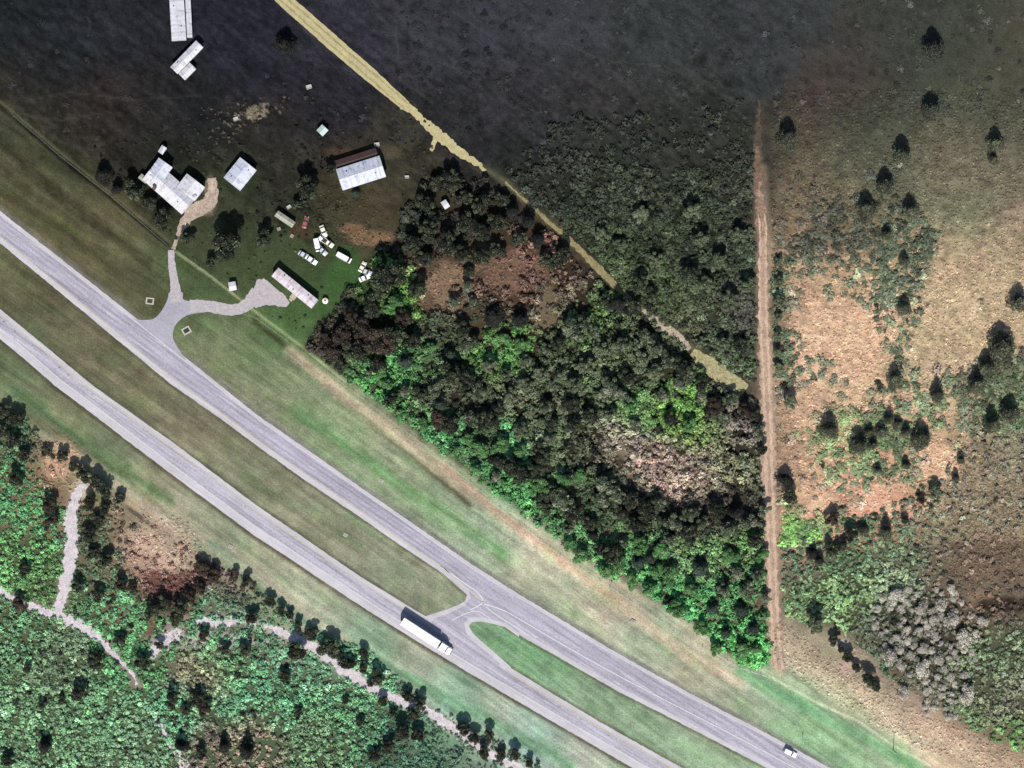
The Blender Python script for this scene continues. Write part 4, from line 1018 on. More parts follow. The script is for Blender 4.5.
    opening(t, M, (1.2, -w / 2 + .12), 'y', .9, 1.9, 1.1, 'door')
    m = MB(); m.box((1.2, -w / 2 - .9, .3), (2.0, 1.8, .12), bev=.01)
    for k in range(3): m.box((1.2, -w / 2 - 2.0 - .28 * k, .24 - .08 * k), (1.2, .28, .08))
    m.build('porch_step', MATS['timber'], t)
    # small long shed
    c, a, L, w = quad_frame([(274.5, 216), (292, 228), (296.5, 223), (279.5, 211.5)])
    t = empty('storage_shed', c, a, 'weathered grey-green storage shed north of the parked vehicles', 'shed')
    M = gable(t, L, w, 2.2, .35, MATS['roof_old'], MATS['wall_grey'], over=.15); opening(t, M, (L / 2 - .15, 0), 'x', .9, 1.8, .95, 'door')
    # small pale teal hut
    c, a, L, w = quad_frame([(317, 131), (322.5, 125), (329, 131), (323, 137)])
    t = empty('field_hut', c, a, 'small square hut with a pale teal roof alone in the dark field', 'hut')
    M = gable(t, L, w, 2.2, .5, MATS['blue_tarp'], MATS['wall_grey'], over=.2, ridge=False); opening(t, M, (0, -w / 2 + .2), 'y', .9, 1.8, .95, 'door')
    # pump shed by the fence
    c, a, L, w = quad_frame([(228, 283), (235.5, 281.5), (238, 290), (231, 291)])
    t = empty('pump_house', c, a, 'tiny white pump house beside the fence above the curved driveway', 'shed')
    M = gable(t, L, w, 1.9, .35, MATS['roof_white'], MATS['wall_white'], over=.12, ridge=False); opening(t, M, (0, -w / 2 + .12), 'y', .8, 1.6, .85, 'door')
    # shed half hidden in the dark trees
    c, a, L, w = quad_frame([(441, 203), (446, 199.5), (450, 207), (445, 210)])
    t = empty('tool_shed', c, a, 'small white tool shed among the dark trees east of the barn', 'shed')
    M = gable(t, L, w, 2.1, .3, MATS['roof_white'], MATS['wall_white'], over=.12, ridge=False); opening(t, M, (0, -w / 2 + .12), 'y', .8, 1.7, .9, 'door')
    # utility cabinet in the north field
    for (x, y, s, lab) in ((309, 87, 5.5, 'pale box trough lying in the dark field beside the sandy lane'), (377, 144.5, 5, 'pale feed trough behind the north side of the barn'), (325.5, 301, 6, 'pale water tank at the south end of the mobile home'), (407, 177, 4, 'small pale feed bin in the grass right of the barn'), (289, 207, 4.5, 'small pale water trough above the weathered storage shed'), (367, 152, 0, None), (236, 119, 5, 'pale debris bin on the bare patch north of the garage')):
        if not lab: continue
        t = empty('water_tank' if 'tank' in lab else 'trough', W(x, y), random.random(), lab, 'tank' if 'tank' in lab else 'trough')
        d = s * S
        if 'tank' in lab:
            m = MB(); m.tube((0, 0, 0), (0, 0, 1.5), d / 2, d / 2, 20); m.tube((0, 0, 1.5), (0, 0, 1.85), d / 2, .25, 20); m.build('tank_body', MATS['cream_paint'], t)
            m = MB(); m.tube((0, 0, 1.85), (0, 0, 1.98), .28, .26, 14); m.build('lid', MATS['chassis'], t)
        else:
            m = MB()
            for sx, sy, lx, ly in ((0, -.32, 1, .06), (0, .32, 1, .06), (-.48, 0, .06, .6), (.48, 0, .06, .6)): m.box((sx * d, sy * d, .4), (lx * d, ly * d + .02, .8), bev=.01)
            m.box((0, 0, .1), (d * .92, d * .6, .1)); m.build('trough_body', MATS['concrete_pale'], t)
            m = MB(); m.box((0, 0, .55), (d * .9, d * .58, .02)); m.build('water_surface', MATS['galv'], t)

# ================================================================== vehicles
def wheel(par, x, y, r, w):
    m = MB(); m.tube((x, y - w / 2, r), (x, y + w / 2, r), r, r, 16); t = m.build('wheel', MATS['tyre'], par)
    m = MB(); s = 1 if y > 0 else -1
    m.tube((x, y + s * w / 2, r), (x, y + s * (w / 2 + .015), r), r * .58, r * .5, 12); m.build('rim', MATS['rim'], t)

def loft(m, secs):
    """secs: list of closed rings of equal length"""
    R_ = [[m.bm.verts.new(p) for p in s] for s in secs]; n = len(R_[0])
    for A, B in zip(R_[:-1], R_[1:]):
        for i in range(n): m.bm.faces.new((A[i], A[(i + 1) % n], B[(i + 1) % n], B[i]))
    m.bm.faces.new(R_[0][::-1]); m.bm.faces.new(R_[-1])

def car(px, py, heading, paint_, label, group=None, style='sedan', L=4.7, name=None):
    t = empty(name or {'sedan': 'car', 'suv': 'suv', 'pickup': 'pickup_truck', 'van': 'van'}[style], W(px, py), heading, label, {'sedan': 'car', 'suv': 'car', 'pickup': 'pickup', 'van': 'van'}[style], group)
    Wd = 1.85 if style != 'van' else 2.1
    hb = {'sedan': .85, 'suv': 1.0, 'pickup': 1.0, 'van': 1.1}[style]
    H = {'sedan': 1.45, 'suv': 1.78, 'pickup': 1.8, 'van': 2.5}[style]
    m = MB()      # lower body lofted along x
    secs = []
    for x, z1, k in ((-.5, .62 * hb + .2, .86), (-.485, .98 * hb, .93), (-.3, hb, 1), (.1, hb, 1), (.33, hb * .96, .98), (.47, hb * .82, .92), (.5, hb * .6, .82)):
        w = Wd / 2 * k; z0 = .28; X = x * L
        secs.append([(X, -w * .96, z0), (X, -w, z0 + .2), (X, -w * .97, z1 - .1), (X, -w * .86, z1), (X, w * .86, z1), (X, w * .97, z1 - .1), (X, w, z0 + .2), (X, w * .96, z0)])
    loft(m, secs); body = m.build('body', paint_, t, True)
    prof = {'sedan': [(-.36, .0), (-.24, 1), (.04, 1), (.2, .0)], 'suv': [(-.48, 0), (-.43, 1), (.06, 1), (.2, 0)], 'pickup': [(-.08, 0), (-.05, 1), (.12, 1), (.24, 0)], 'van': [(-.49, 0), (-.47, 1), (.3, 1), (.42, 0)]}[style]
    m = MB(); secs = []
    # glasshouse: dark, with a painted roof on top
    for x, k in prof:
        w = Wd / 2 * (.92 if k == 0 else .76); z = hb + k * (H - hb - .05)
        secs.append([(x * L, -w, z), (x * L, w, z)])
    (a, b), (c, d), (e, f), (g, h) = secs
    m.face([a, b, d, c]); m.face([e, f, h, g]); m.face([a, c, e, g]); m.face([b, d, f, h]); m.face([c, d, f, e]); m.face([a, b, h, g])
    m.build('windows', MATS['glass'], t)
    m = MB(); x0, x1 = prof[1][0] * L, prof[2][0] * L
    m.box(((x0 + x1) / 2, 0, H - .03), (x1 - x0 + .06, Wd * .78, .07), bev=.03); m.build('roof', paint_, t)
    if style == 'pickup':
        m = MB(); m.box((-.29 * L, 0, hb + .012), (.38 * L, Wd * .74, .02)); m.build('truck_bed', MATS['chassis'], t)
        m = MB()
        for s in (-1, 1): m.box((-.29 * L, s * Wd * .43, hb + .16), (.40 * L, .1, .3), bev=.02)
        m.box((-.49 * L, 0, hb + .16), (.08, Wd * .85, .3), bev=.02); m.build('bed_side', paint_, t)
    for sx in (-.31, .32):
        for sy in (-1, 1): wheel(t, sx * L, sy * (Wd / 2 - .12), .33, .24)
    for sy in (-1, 1):
        m = MB(); m.box((.485 * L, sy * Wd * .33, hb * .72), (.12, .36, .16), bev=.02); m.build('headlight', MATS['lamp'], t)
        m = MB(); m.box((-.495 * L, sy * Wd * .36, hb * .72), (.08, .26, .2), bev=.02); m.build('taillight', MATS['taillamp'], t)
        m = MB(); m.box((.15 * L, sy * (Wd / 2 + .08), hb + .08), (.12, .2, .15), bev=.02); m.build('mirror', paint_, t)
    return t

def semi():
    a = math.atan2(-(655 - 622), (451 - 403)) ; a = -math.atan2(32.5, 50)
    # direction of travel: down-right
    c = W(428.6, 637)
    t = empty('semi_truck', c, a, 'white semi truck with box trailer driving past the median crossover', 'semi truck')
    t.location.z = .09
    m = MB()      # box trailer 14.2 x 2.6 x 2.8
    m.box((-3.1, 0, 2.62), (14.4, 2.6, 2.85), bev=.04)
    tr = m.build('box_trailer', MATS['white_paint'], t)
    m = MB()
    for i in range(28): m.box((-10.1 + i * .52, 0, 4.055), (.05, 2.5, .03))
    for s in (-1, 1):
        for i in range(28): m.box((-10.1 + i * .52, s * 1.305, 2.6), (.04, .02, 2.6))
    m.build('trailer_rib', MATS['box_roof'], tr)
    m = MB(); m.box((-10.32, 0, 2.6), (.05, 2.4, 2.6), bev=.01); m.build('rear_door', MATS['box_roof'], tr)
    m = MB(); m.box((-3.2, 0, 1.05), (13.6, 1.0, .25)); m.box((3.4, 0, .85), (8.6, .9, .28)); m.build('chassis', MATS['chassis'], t)
    for s in (-1, 1):
        m = MB(); m.tube((-1.8 + 1, s * .8, 1.0), (-1.8 + 1, s * .8, .15), .07, .07, 8); m.box((-.8, s * .8, .12), (.4, .4, .06)); m.build('landing_leg', MATS['chassis'], t)
    # tractor: sleeper cab, hood, fairing
    m = MB(); m.prism([(4.7, .75), (7.35, .75), (7.35, 2.05), (6.95, 2.95), (6.3, 3.55), (4.7, 3.75)], -1.2, 1.2)
    bmesh.ops.bevel(m.bm, geom=list(m.bm.edges), offset=.08, segments=2, affect='EDGES'); cab = m.build('cab', MATS['white_paint'], t, False)
    m = MB(); m.prism([(7.3, .6), (8.85, .6), (8.95, 1.25), (8.75, 1.75), (7.3, 2.0)], -.95, .95)
    bmesh.ops.bevel(m.bm, geom=list(m.bm.edges), offset=.12, segments=2, affect='EDGES'); m.build('hood', MATS['white_paint'], t)
    m = MB(); m.box((8.98, 0, 1.15), (.06, 1.1, .9), bev=.02); m.build('grille', MATS['chrome'], t)
    m = MB(); m.face([(7.37, -1.05, 2.1), (7.37, 1.05, 2.1), (6.98, 1.0, 2.93), (6.98, -1.0, 2.93)]); m.build('windscreen', MATS['glass'], t)
    for s in (-1, 1):
        m = MB(); m.box((6.6, s * 1.205, 2.3), (.9, .02, .7), bev=.005); m.build('side_window', MATS['glass'], t)
        m = MB(); m.box((7.2, s * 1.5, 2.3), (.2, .14, .8), bev=.03); m.tube((7.1, s * 1.2, 2.6), (7.2, s * 1.5, 2.6), .02, .02, 6); m.build('mirror', MATS['chassis'], t)
        m = MB(); m.tube((4.55, s * 1.05, 1.0), (4.55, s * 1.05, 4.0), .09, .09, 10); m.build('exhaust_stack', MATS['chrome'], t)
        m = MB(); m.tube((4.5, s * .95, .85), (6.1, s * .95, .85), .32, .32, 14); m.build('fuel_tank', MATS['chrome'], t)
        m = MB(); m.box((7.9, s * 1.08, 1.15), (1.5, .34, .5), bev=.12); m.build('fender', MATS['white_paint'], t)
        m = MB(); m.box((8.9, s * .82, 1.0), (.12, .3, .28), bev=.03); m.build('headlight', MATS['lamp'], t)
        for x in (-9.2, -7.9, 1.9 + .6, 3.2 + .6): wheel(t, x, s * .98, .52, .55)
        wheel(t, 7.9, s * 1.05, .52, .3)
    m = MB(); m.box((9.05, 0, .6), (.3, 2.3, .35), bev=.08); m.build('bumper', MATS['chrome'], t)
    t.scale = (1.05, 1.1, 1.05)

def build_vehicles():
    semi()
    c = car(790, 752.5, -math.atan2(.47, 1), MATS['white_paint'], 'white car driving on the highway near the bottom right corner', style='suv', L=4.9)
    c.location.z = .09
    g = 'vehicles parked on the farm yard grass'
    P = MATS
    car(344, 257.5, -.5, P['white_paint'], 'large white van parked alone on the bright green lawn', g, 'van', 5.6)
    car(323.5, 231, -1.2, P['cream_paint'], 'cream car at the north tip of the parked cluster', g, 'sedan', 4.2)
    car(321.5, 238, .7, P['white_paint'], 'white car second from the north in the parked cluster', g, 'sedan', 4.3)
    car(327.5, 242.5, -.6, P['cream_paint'], 'cream pickup on the east side of the parked cluster', g, 'pickup', 5.0)
    car(317.5, 245, -1.35, P['white_paint'], 'white van on the west side of the parked cluster', g, 'van', 4.6)
    car(321.5, 250, -.75, P['silver_paint'], 'silver pickup at the south end of the parked cluster', g, 'pickup', 5.0)
    car(304, 255, -.5, P['silver_paint'], 'silver car parked beside a white one just north of the mobile home', g, 'sedan', 4.2)
    car(311.5, 260, -.6, P['white_paint'], 'white car parked just north of the middle of the mobile home', g, 'sedan', 4.6)
    car(362.5, 267, 1.1, P['cream_paint'], 'cream car closest to the north end of the three by the dark tree', g, 'sedan', 3.9)
    car(366.5, 272, -.4, P['silver_paint'], 'silver car in the middle of the three beside the dark tree', g, 'sedan', 3.8)
    car(364.5, 278, .4, P['white_paint'], 'white car southernmost of the three beside the dark tree', g, 'sedan', 3.9)
    car(441, 202, 1.0, P['white_paint'], 'small white car parked in front of the tool shed in the trees', None, 'sedan', 3.8) if False else None
    car(330, 212, .3, P['dark_paint'], 'dark pickup parked south of the barn corner', g, 'pickup', 5.0) if False else None
    car(305.5, 222.5, 1.3, P['red_paint'], 'faded red car on the brown dirt beside the storage shed', g, 'sedan', 4.3)
    # junk beside the cars: stacked pallets
    for i, (x, y, r_, lab) in enumerate(((279, 229, .4, 'grey timber pallet stack below the storage shed'), (292, 236, 1.0, 'pale timber pallet stack between storage shed and parked cluster'))):
        t = empty('pallet_stack', W(x, y), r_, lab, 'pallets')
        for k in range(4):
            m = MB()
            for j in range(6): m.box((-.55 + j * .22, 0, .14 + k * .15), (.14, 1.1, .025))
            for j in (-.5, 0, .5): m.box((0, j, .08 + k * .15), (1.2, .09, .09))
            m.build('pallet', MATS['timber'], t)

def build_road_furniture():
    # culvert ends and inlets
    def culvert(x, y, a, s, lab, g):
        t = empty('culvert_end', W(x, y), a, lab, 'culvert', g)
        m = MB()
        for sx, sy, lx, ly in ((0, -1, 3.0, .5), (0, 1, 3.0, .5), (-1.25, 0, .5, 1.5), (1.25, 0, .5, 1.5)): m.box((sx * s, sy * s, .1), (lx * s, ly * s, .3), bev=.03)
        m.build('concrete_collar', MATS['concrete_pale'], t)
        m = MB()
        for k in range(5): m.box(((-.9 + k * .45) * s, 0, .16), (.07, 1.5 * s, .06))
        m.build('grate', MATS['chassis'], t)
        m = MB(); m.box((0, 0, .04), (2.0 * s, 1.5 * s, .05)); m.build('pipe_mouth', simple_mat('dark_infill', (.02, .025, .015, 1), .7), t)  # plain dark plate inside the collar
    culvert(150, 301, -.1, .95, 'pale concrete culvert end in the grass west of the driveway mouth', 'culvert ends')
    culvert(186.5, 330.5, .5, 1.0, 'pale concrete culvert end in the grass east of the driveway mouth', 'culvert ends')
    def inlet(x, y, lab):
        t = empty('drain_inlet', W(x, y, 0), -.5, lab, 'drain inlet', 'drain inlets')
        m = MB(); m.box((0, 0, .1), (1.5, 1.2, .3), bev=.03); m.build('concrete_box', MATS['concrete_pale'], t)
        m = MB()
        for k in range(6): m.box((-.45 + k * .18, 0, .27), (.05, .9, .04))
        m.build('grate', MATS['chassis'], t)
    inlet(345.5, 535, 'small concrete drain inlet in the grass median between the two carriageways')
    inlet(381, 480.5, 'small concrete drain inlet in the grass north of the upper carriageway')
    inlet(633, 621.5, 'small concrete drain inlet on the wide verge below the wood')
    inlet(230.5, 546.5, 'small concrete drain inlet on the verge south of the lower carriageway')
    # fences
    def fence(pts, lab, step=4.5, h=1.25, gap=None):
        P = resample([Vector(p) for p in pts], step / S)
        c = W(P[0].x, P[0].y)
        t = empty('wire_fence', c, 0, lab, 'fence', 'wire fences')
        pm = MB(); pm.tube((0, 0, -.3), (0, 0, h), .07, .06, 8); po = pm.build('post', MATS['post'], t)
        tops = []
        for i, p in enumerate(P):
            z = float(ground_height(np.array([p.x]), np.array([p.y]))[0])
            q = W(p.x, p.y, z) - c
            o = po if i == 0 else po.copy()
            if i: COL.objects.link(o); o.parent = t
            o.location = q; o.rotation_euler = (random.uniform(-.05, .05), random.uniform(-.05, .05), 0); tops.append(q)
        m = MB()
        for z in (.35, .7, 1.05):
            for a_, b_ in zip(tops[:-1], tops[1:]): m.tube(a_ + Vector((0, 0, z)), b_ + Vector((0, 0, z)), .008, .008, 3, False)
        m.build('wire', MATS['wire'], t)
    fence([(14, 116), (60, 156), (112, 197), (168, 246)], 'wire fence between the dark pasture and the upper highway verge')
    fence([(177, 251), (210, 275), (236, 295)], 'short wire fence between the driveway gate and the pump house')
    fence([(244, 314), (256, 318), (300, 350), (330, 374), (365, 400), (420, 442), (470, 482), (520, 526)], 'long wire fence along the north-western half of the bright wood edge')
    fence([(520, 526), (560, 555), (620, 594), (690, 640), (740, 668), (771, 678)], 'wire fence along the south-eastern half of the bright wood edge')
    fence([(127, 507), (160, 531), (197, 558), (232, 574)], 'wire fence beside the pinkish clearing south of the highway')
    fence([(386, 681), (420, 702), (456, 726), (500, 748)], 'wire fence beside the white sand path near the bottom edge')
    # sign posts throwing thin shadows
    t = empty('utility_pole', W(893.5, 750), 0, 'thin wooden utility pole on the pink grass strip near the bottom right', 'pole')
    m = MB(); m.tube((0, 0, -.3), (0, 0, 7.6), .15, .1, 12); m.build('shaft', MATS['post'], t)
    m = MB(); m.box((0, 0, 7.1), (1.5, .12, .12)); m.build('crossarm', MATS['post'], t)
    for s in (-.6, 0, .6): m = MB(); m.tube((s, 0, 7.16), (s, 0, 7.34), .05, .04, 8); m.build('insulator', MATS['concrete_pale'], t)
    t = empty('road_sign', W(802.5, 739), -.5, 'small road sign on a post on the verge just above the white car', 'sign')
    m = MB(); m.tube((0, 0, -.2), (0, 0, 2.9), .05, .05, 8); m.build('post', MATS['galv'], t)
    m = MB(); m.box((0.04, 0, 2.55), (.03, .9, .75), bev=.01); m.build('sign_panel', MATS['sign_face'], t)

# ================================================================== trees
def build_trees():
    T = tree
    # yard and pasture
    yard = [(230, 247, 17, 'dark', 'largest dark round tree in the yard, between the garage and the curved driveway'), (264, 239, 9, 'dark', 'smaller dark round tree just right of the largest yard tree'),
            (307, 190, 14, 'dark', 'dark broad tree left of the pale barn with the red-brown lean-to'), (104, 176, 9, 'black', 'dark tree left of the farmhouse at the pasture fence'), (134, 192, 11, 'dark', 'dark bushy tree touching the west corner of the farmhouse'),
            (163, 219, 10, 'dark', 'dark tree against the south-west wall of the farmhouse'), (152, 205, 8, 'dark', 'small dark tree beneath the farmhouse south-west wall'), (118, 190, 7, 'black', 'thin dark tree between the pasture fence and the farmhouse trees'),
            (188, 238, 7, 'dark', 'small dark tree beside the gate at the top of the driveway'), (286, 47, 11, 'black', 'very dark tree at the left of the sandy lane in the top field'), (330, 170, 7, 'dark', 'small dark tree at the north-west corner of the barn'),
            (356, 194, 5, 'pine', 'little green tree against the south wall of the barn'), (300, 205, 8, 'dark', 'dark tree below the broad tree left of the barn'), (212, 262, 6, 'dark', 'small dark tree under the south-west side of the largest yard tree')]
    for x, y, r, k, l in yard: T(x, y, r, k, l)
    # wood, named by where in it
    def many(pts, lab, grp):
        for p in pts:
          if p[3] == 'dark' and 'mixed' in lab and rmix.random() < .62: T(p[0], p[1], p[2] * .85, 'mixed', lab['mixed'], grp)
          else: T(p[0], p[1], p[2], p[3], lab[p[3]], grp)
    rmix = random.Random(3)
    D, G, B, Rr, O, Pn = 'dark', 'green', 'black', 'russet', 'olive', 'pine'
    T(388, 277, 17, D, 'biggest dark crown at the corner of the green lawn, next to three parked cars')
    west = [(378, 296, 9, D), (418, 292, 10, D), (332, 352, 10, Rr), (345, 335, 12, Rr), (358, 352, 13, D), (366, 330, 12, Rr), (380, 345, 13, Rr), (350, 318, 9, Rr), (395, 335, 12, D), (378, 366, 9, D), (402, 318, 9, Rr), (340, 365, 8, D), (372, 312, 9, D), (412, 340, 9, D),
            (398, 301, 8, G), (390, 310, 7, G), (405, 362, 8, Pn), (326, 340, 7, Rr)]
    many(west, {D: 'dark tree packed in the western end of the wood beside the lawn', Rr: 'dark brown tree packed in the western end of the wood beside the lawn', G: 'bright green tree ringed by dark crowns at the western end of the wood', Pn: 'blue-green tree at the western end of the wood'}, 'trees at the western end of the wood')
    north = [(415, 245, 11, D), (430, 232, 12, D), (448, 242, 12, D), (460, 255, 10, D), (425, 258, 9, D), (468, 222, 12, D), (482, 235, 10, D), (480, 205, 11, D), (465, 200, 9, D), (431, 219, 8, D), (497, 222, 11, D), (512, 213, 9, B), (528, 222, 10, B), (520, 240, 9, D), (497, 250, 9, D),
             (538, 240, 9, B), (560, 258, 10, D), (548, 262, 9, D), (483, 258, 10, D), (455, 180, 10, D), (425, 205, 9, D), (470, 272, 6, D), (438, 182, 7, D), (500, 200, 8, D)]
    many(north, {D: 'dark round tree in the sombre grove north of the reddish clearing', B: 'dark conifer in the sombre grove north of the reddish clearing'}, 'trees in the grove north of the reddish clearing')
    T(493, 318, 12, B, 'tall dark conifer, left one of the pair south of the reddish clearing')
    T(520, 320, 10, B, 'dark conifer, right one of the pair south of the reddish clearing')
    mid = [(455, 302, 8, D), (467, 290, 8, D), (473, 302, 7, D), (468, 345, 12, D), (462, 330, 9, D), (572, 330, 14, D), (585, 322, 11, D), (560, 345, 8, D), (526, 362, 9, D), (544, 348, 8, D), (450, 375, 13, D), (436, 388, 10, D), (465, 380, 11, D), (480, 392, 10, D), (420, 395, 8, D), (403, 393, 10, D), (392, 400, 8, D), (440, 420, 9, Rr), (452, 425, 9, D), (472, 418, 11, D), (488, 422, 11, D), (500, 410, 8, D),
           (545, 410, 10, D), (552, 424, 8, D), (610, 388, 14, D), (622, 396, 10, D), (600, 395, 9, D), (625, 378, 9, D), (548, 440, 8, D), (540, 450, 7, D), (575, 425, 8, D), (590, 415, 9, D), (570, 405, 8, D), (635, 425, 8, D), (670, 418, 9, D), (662, 396, 8, D), (505, 375, 8, O), (490, 365, 9, O), (525, 385, 9, O), (540, 375, 9, O), (585, 365, 9, O), (600, 350, 9, O), (620, 345, 9, O), (575, 385, 9, O), (560, 375, 8, O), (610, 415, 8, O), (510, 395, 8, O), (520, 430, 8, O),
           (450, 355, 9, Pn), (430, 350, 8, G), (505, 340, 8, G), (520, 345, 7, G), (440, 405, 8, Pn), (470, 440, 8, G), (595, 335, 8, O), (688, 425, 7, G), (640, 360, 8, O), (655, 372, 8, O), (630, 405, 8, G)]
    many(mid, {D: 'dark round tree in the middle of the wood', 'mixed': 'mottled grey-green and dark tree in the middle of the wood', Rr: 'brown tree in the middle of the wood', O: 'grey-green tree in the middle of the wood', Pn: 'blue-green tree in the middle of the wood', G: 'bright green tree in the middle of the wood'}, 'trees in the middle of the wood')
    diag = [(618, 304, 11, B), (631, 306, 9, D), (605, 302, 8, D), (644, 337, 10, D), (656, 350, 10, D), (668, 360, 10, D), (680, 367, 9, D), (688, 378, 9, D), (700, 342, 6, O), (700, 385, 8, D), (636, 345, 8, D), (700, 398, 8, D), (680, 382, 9, D), (715, 405, 10, Rr), (730, 400, 10, D), (745, 410, 9, Rr), (758, 430, 10, D), (722, 418, 9, D), (755, 415, 8, D), (760, 450, 7, D), (712, 415, 8, D)]
    many(diag, {D: 'dark tree on the wood edge along the diagonal grassy track', 'mixed': 'mottled grey-green tree on the wood edge along the diagonal grassy track', B: 'dark conifer on the wood edge along the diagonal grassy track', Rr: 'brown tree on the wood edge along the diagonal grassy track', O: 'grey-green tree on the wood edge along the diagonal grassy track'}, 'trees along the diagonal track')
    south = [(497, 460, 9, B), (508, 468, 12, D), (520, 476, 11, D), (535, 470, 9, D), (495, 478, 9, D), (545, 462, 10, D), (545, 505, 9, D), (552, 495, 10, D), (563, 500, 13, D), (572, 512, 10, D), (570, 528, 9, D), (590, 522, 8, D), (593, 535, 8, B), (605, 485, 13, D), (615, 495, 12, D), (600, 500, 10, D), (628, 500, 9, D), (645, 512, 12, D), (658, 505, 11, D), (640, 525, 10, D), (672, 520, 12, D), (690, 515, 11, D), (702, 525, 11, D),
             (688, 535, 10, D), (715, 512, 11, D), (735, 512, 10, B), (728, 530, 10, D), (752, 522, 11, D), (764, 510, 8, D), (755, 540, 9, D), (668, 538, 9, D), (620, 515, 8, D), (611, 552, 11, D), (620, 545, 9, D), (600, 548, 7, D), (650, 558, 8, Pn), (638, 562, 8, Pn), (700, 568, 9, Pn), (720, 590, 10, D), (735, 575, 11, D), (748, 590, 10, D), (758, 575, 9, D), (712, 608, 8, Pn), (740, 610, 9, Pn), (765, 600, 8, D), (752, 628, 8, Pn), (725, 632, 8, Pn),
             (570, 545, 8, G), (580, 555, 8, G), (605, 570, 8, G), (630, 580, 8, G), (650, 590, 8, G), (675, 608, 9, G), (690, 590, 9, G), (670, 575, 9, G), (655, 570, 8, G), (700, 628, 8, G), (715, 648, 7, G), (740, 650, 8, G), (755, 650, 7, G), (640, 545, 8, G), (660, 550, 8, G), (620, 565, 8, G), (730, 555, 8, G), (762, 555, 7, G), (425, 425, 7, G), (455, 452, 7, G), (480, 450, 9, G), (500, 445, 9, G), (520, 450, 8, G), (475, 470, 7, G), (385, 385, 8, G), (400, 415, 6, G), (540, 485, 9, G), (580, 475, 8, G), (565, 478, 9, G), (380, 372, 8, G)]
    many(south, {D: 'dark tree in the dense southern belt of the wood above the highway', 'mixed': 'mottled grey-green and dark tree in the dense southern belt of the wood', B: 'dark conifer in the dense southern belt of the wood above the highway', Pn: 'blue-green tree in the dense southern belt of the wood above the highway', G: 'bright green tree in the dense southern belt of the wood above the highway'}, 'trees in the southern belt of the wood')
    # scrub north of the diagonal track
    many([(700, 240, 9, O), (720, 260, 8, O), (655, 260, 8, O), (620, 245, 7, O), (740, 235, 8, O), (690, 210, 9, O), (640, 215, 8, O), (745, 285, 9, O), (730, 300, 9, O), (640, 285, 9, D), (650, 295, 7, D), (705, 285, 8, O), (600, 235, 7, O), (690, 275, 10, D), (740, 345, 8, D), (722, 345, 8, O)],
         {O: 'low grey-green tree in the scrub between the two tracks', D: 'dark tree in the scrub between the two tracks'}, 'trees in the scrub between the two tracks')
    # east field
    H, Gy = 'haze', 'grey'
    east = [(787, 140, 13, H, 'dim grey conifer beside the top of the dirt track'), (932, 52, 14, H, 'large dim conifer near the top edge of the right field'), (930, 112, 12, H, 'dim conifer second from the top in the right field'),
            (901, 156, 11, Gy, 'dark conifer third from the top in the right field'), (994, 145, 9, Gy, 'dark conifer nearest the right edge near the top'), (992, 160, 6, Gy, 'small conifer just below the top right-edge one'),
            (884, 188, 12, Gy, 'broad grey conifer left of the small round one in the right field'), (865, 210, 12, Gy, 'grey conifer lower left of the broad one in the right field'), (909, 212, 9, Gy, 'small round grey conifer right of the broad one'),
            (886, 235, 7, Gy, 'slim grey conifer at the head of the green thicket'), (903, 262, 7, Gy, 'slim conifer on the right rim of the green thicket'), (903, 308, 8, Gy, 'conifer at the foot of the green thicket'), (1017, 303, 10, Gy, 'dark conifer cut by the right edge halfway up'),
            (893, 380, 9, Gy, 'dark conifer standing alone in the tan field below the thicket'), (1000, 350, 17, Gy, 'largest dark conifer of the clump near the right edge'), (985, 368, 13, Gy, 'dark tree lower left of the largest one in the right-edge clump'),
            (975, 385, 10, Gy, 'smaller dark tree at the lower left tip of the right-edge clump'), (936, 396, 9, Gy, 'dark conifer left of the right-edge clump'), (785, 480, 9, B, 'black tree right beside the dirt track in the pink field'), (788, 495, 8, 'dark', 'dark bush-like tree below the black one beside the dirt track'),
            (831, 518, 7, Rr, 'small brown tree standing on the pink grass'), (920, 440, 12, Gy, 'widest grey tree at the right of the row across the field'), (857, 445, 11, Gy, 'grey tree left of centre in the row across the field'), (828, 430, 10, Gy, 'grey tree at the left of the row across the field'),
            (789, 402, 8, 'olive', 'small grey-green tree right of the dirt track, level with the row'), (1008, 415, 14, Gy, 'broad dark tree at the right edge below the clump'), (990, 425, 10, Gy, 'dark tree left of the broad one at the right edge')]
    for x, y, r, k, l in east: T(x, y, r, k, l)
    many([(880, 432, 7, Gy), (888, 420, 7, Gy), (897, 425, 6, Gy), (905, 432, 6, Gy), (868, 432, 6, Gy), (872, 445, 6, Gy), (905, 465, 6, Gy), (877, 470, 5, Gy)], {Gy: 'slim grey tree in the middle of the row across the tan field'}, 'slim trees in the row across the field')
    many([(778, y, random.uniform(4.5, 6.5), 'olive') for y in (262, 282, 300, 318, 336, 352, 368)], {'olive': 'grey-green bush tree in the hedge line right of the dirt track'}, 'hedge line beside the dirt track')
    many([(812, 553, 7, B), (819, 560, 6, B), (828, 550, 7, D), (850, 535, 8, D), (862, 530, 7, Gy), (885, 532, 8, Gy), (840, 548, 7, D), (905, 520, 5, D), (935, 492, 7, 'olive'), (955, 478, 6, Gy), (960, 460, 5, Gy), (920, 500, 5, D)],
         {B: 'black tree on the edge of the brush below the pink grass', D: 'dark tree on the edge of the brush below the pink grass', Gy: 'grey tree on the edge of the brush below the pink grass', 'olive': 'grey-green tree on the edge of the brush below the pink grass'}, 'trees edging the lower right brush')
    T(832, 640, 6, D, 'round dark bush at the north end of the dark hollow beside the pink strip'); T(846, 655, 7, D, 'dark bush in the middle of the dark hollow beside the pink strip'); T(868, 680, 9, D, 'dark bush at the south end of the dark hollow beside the pink strip')
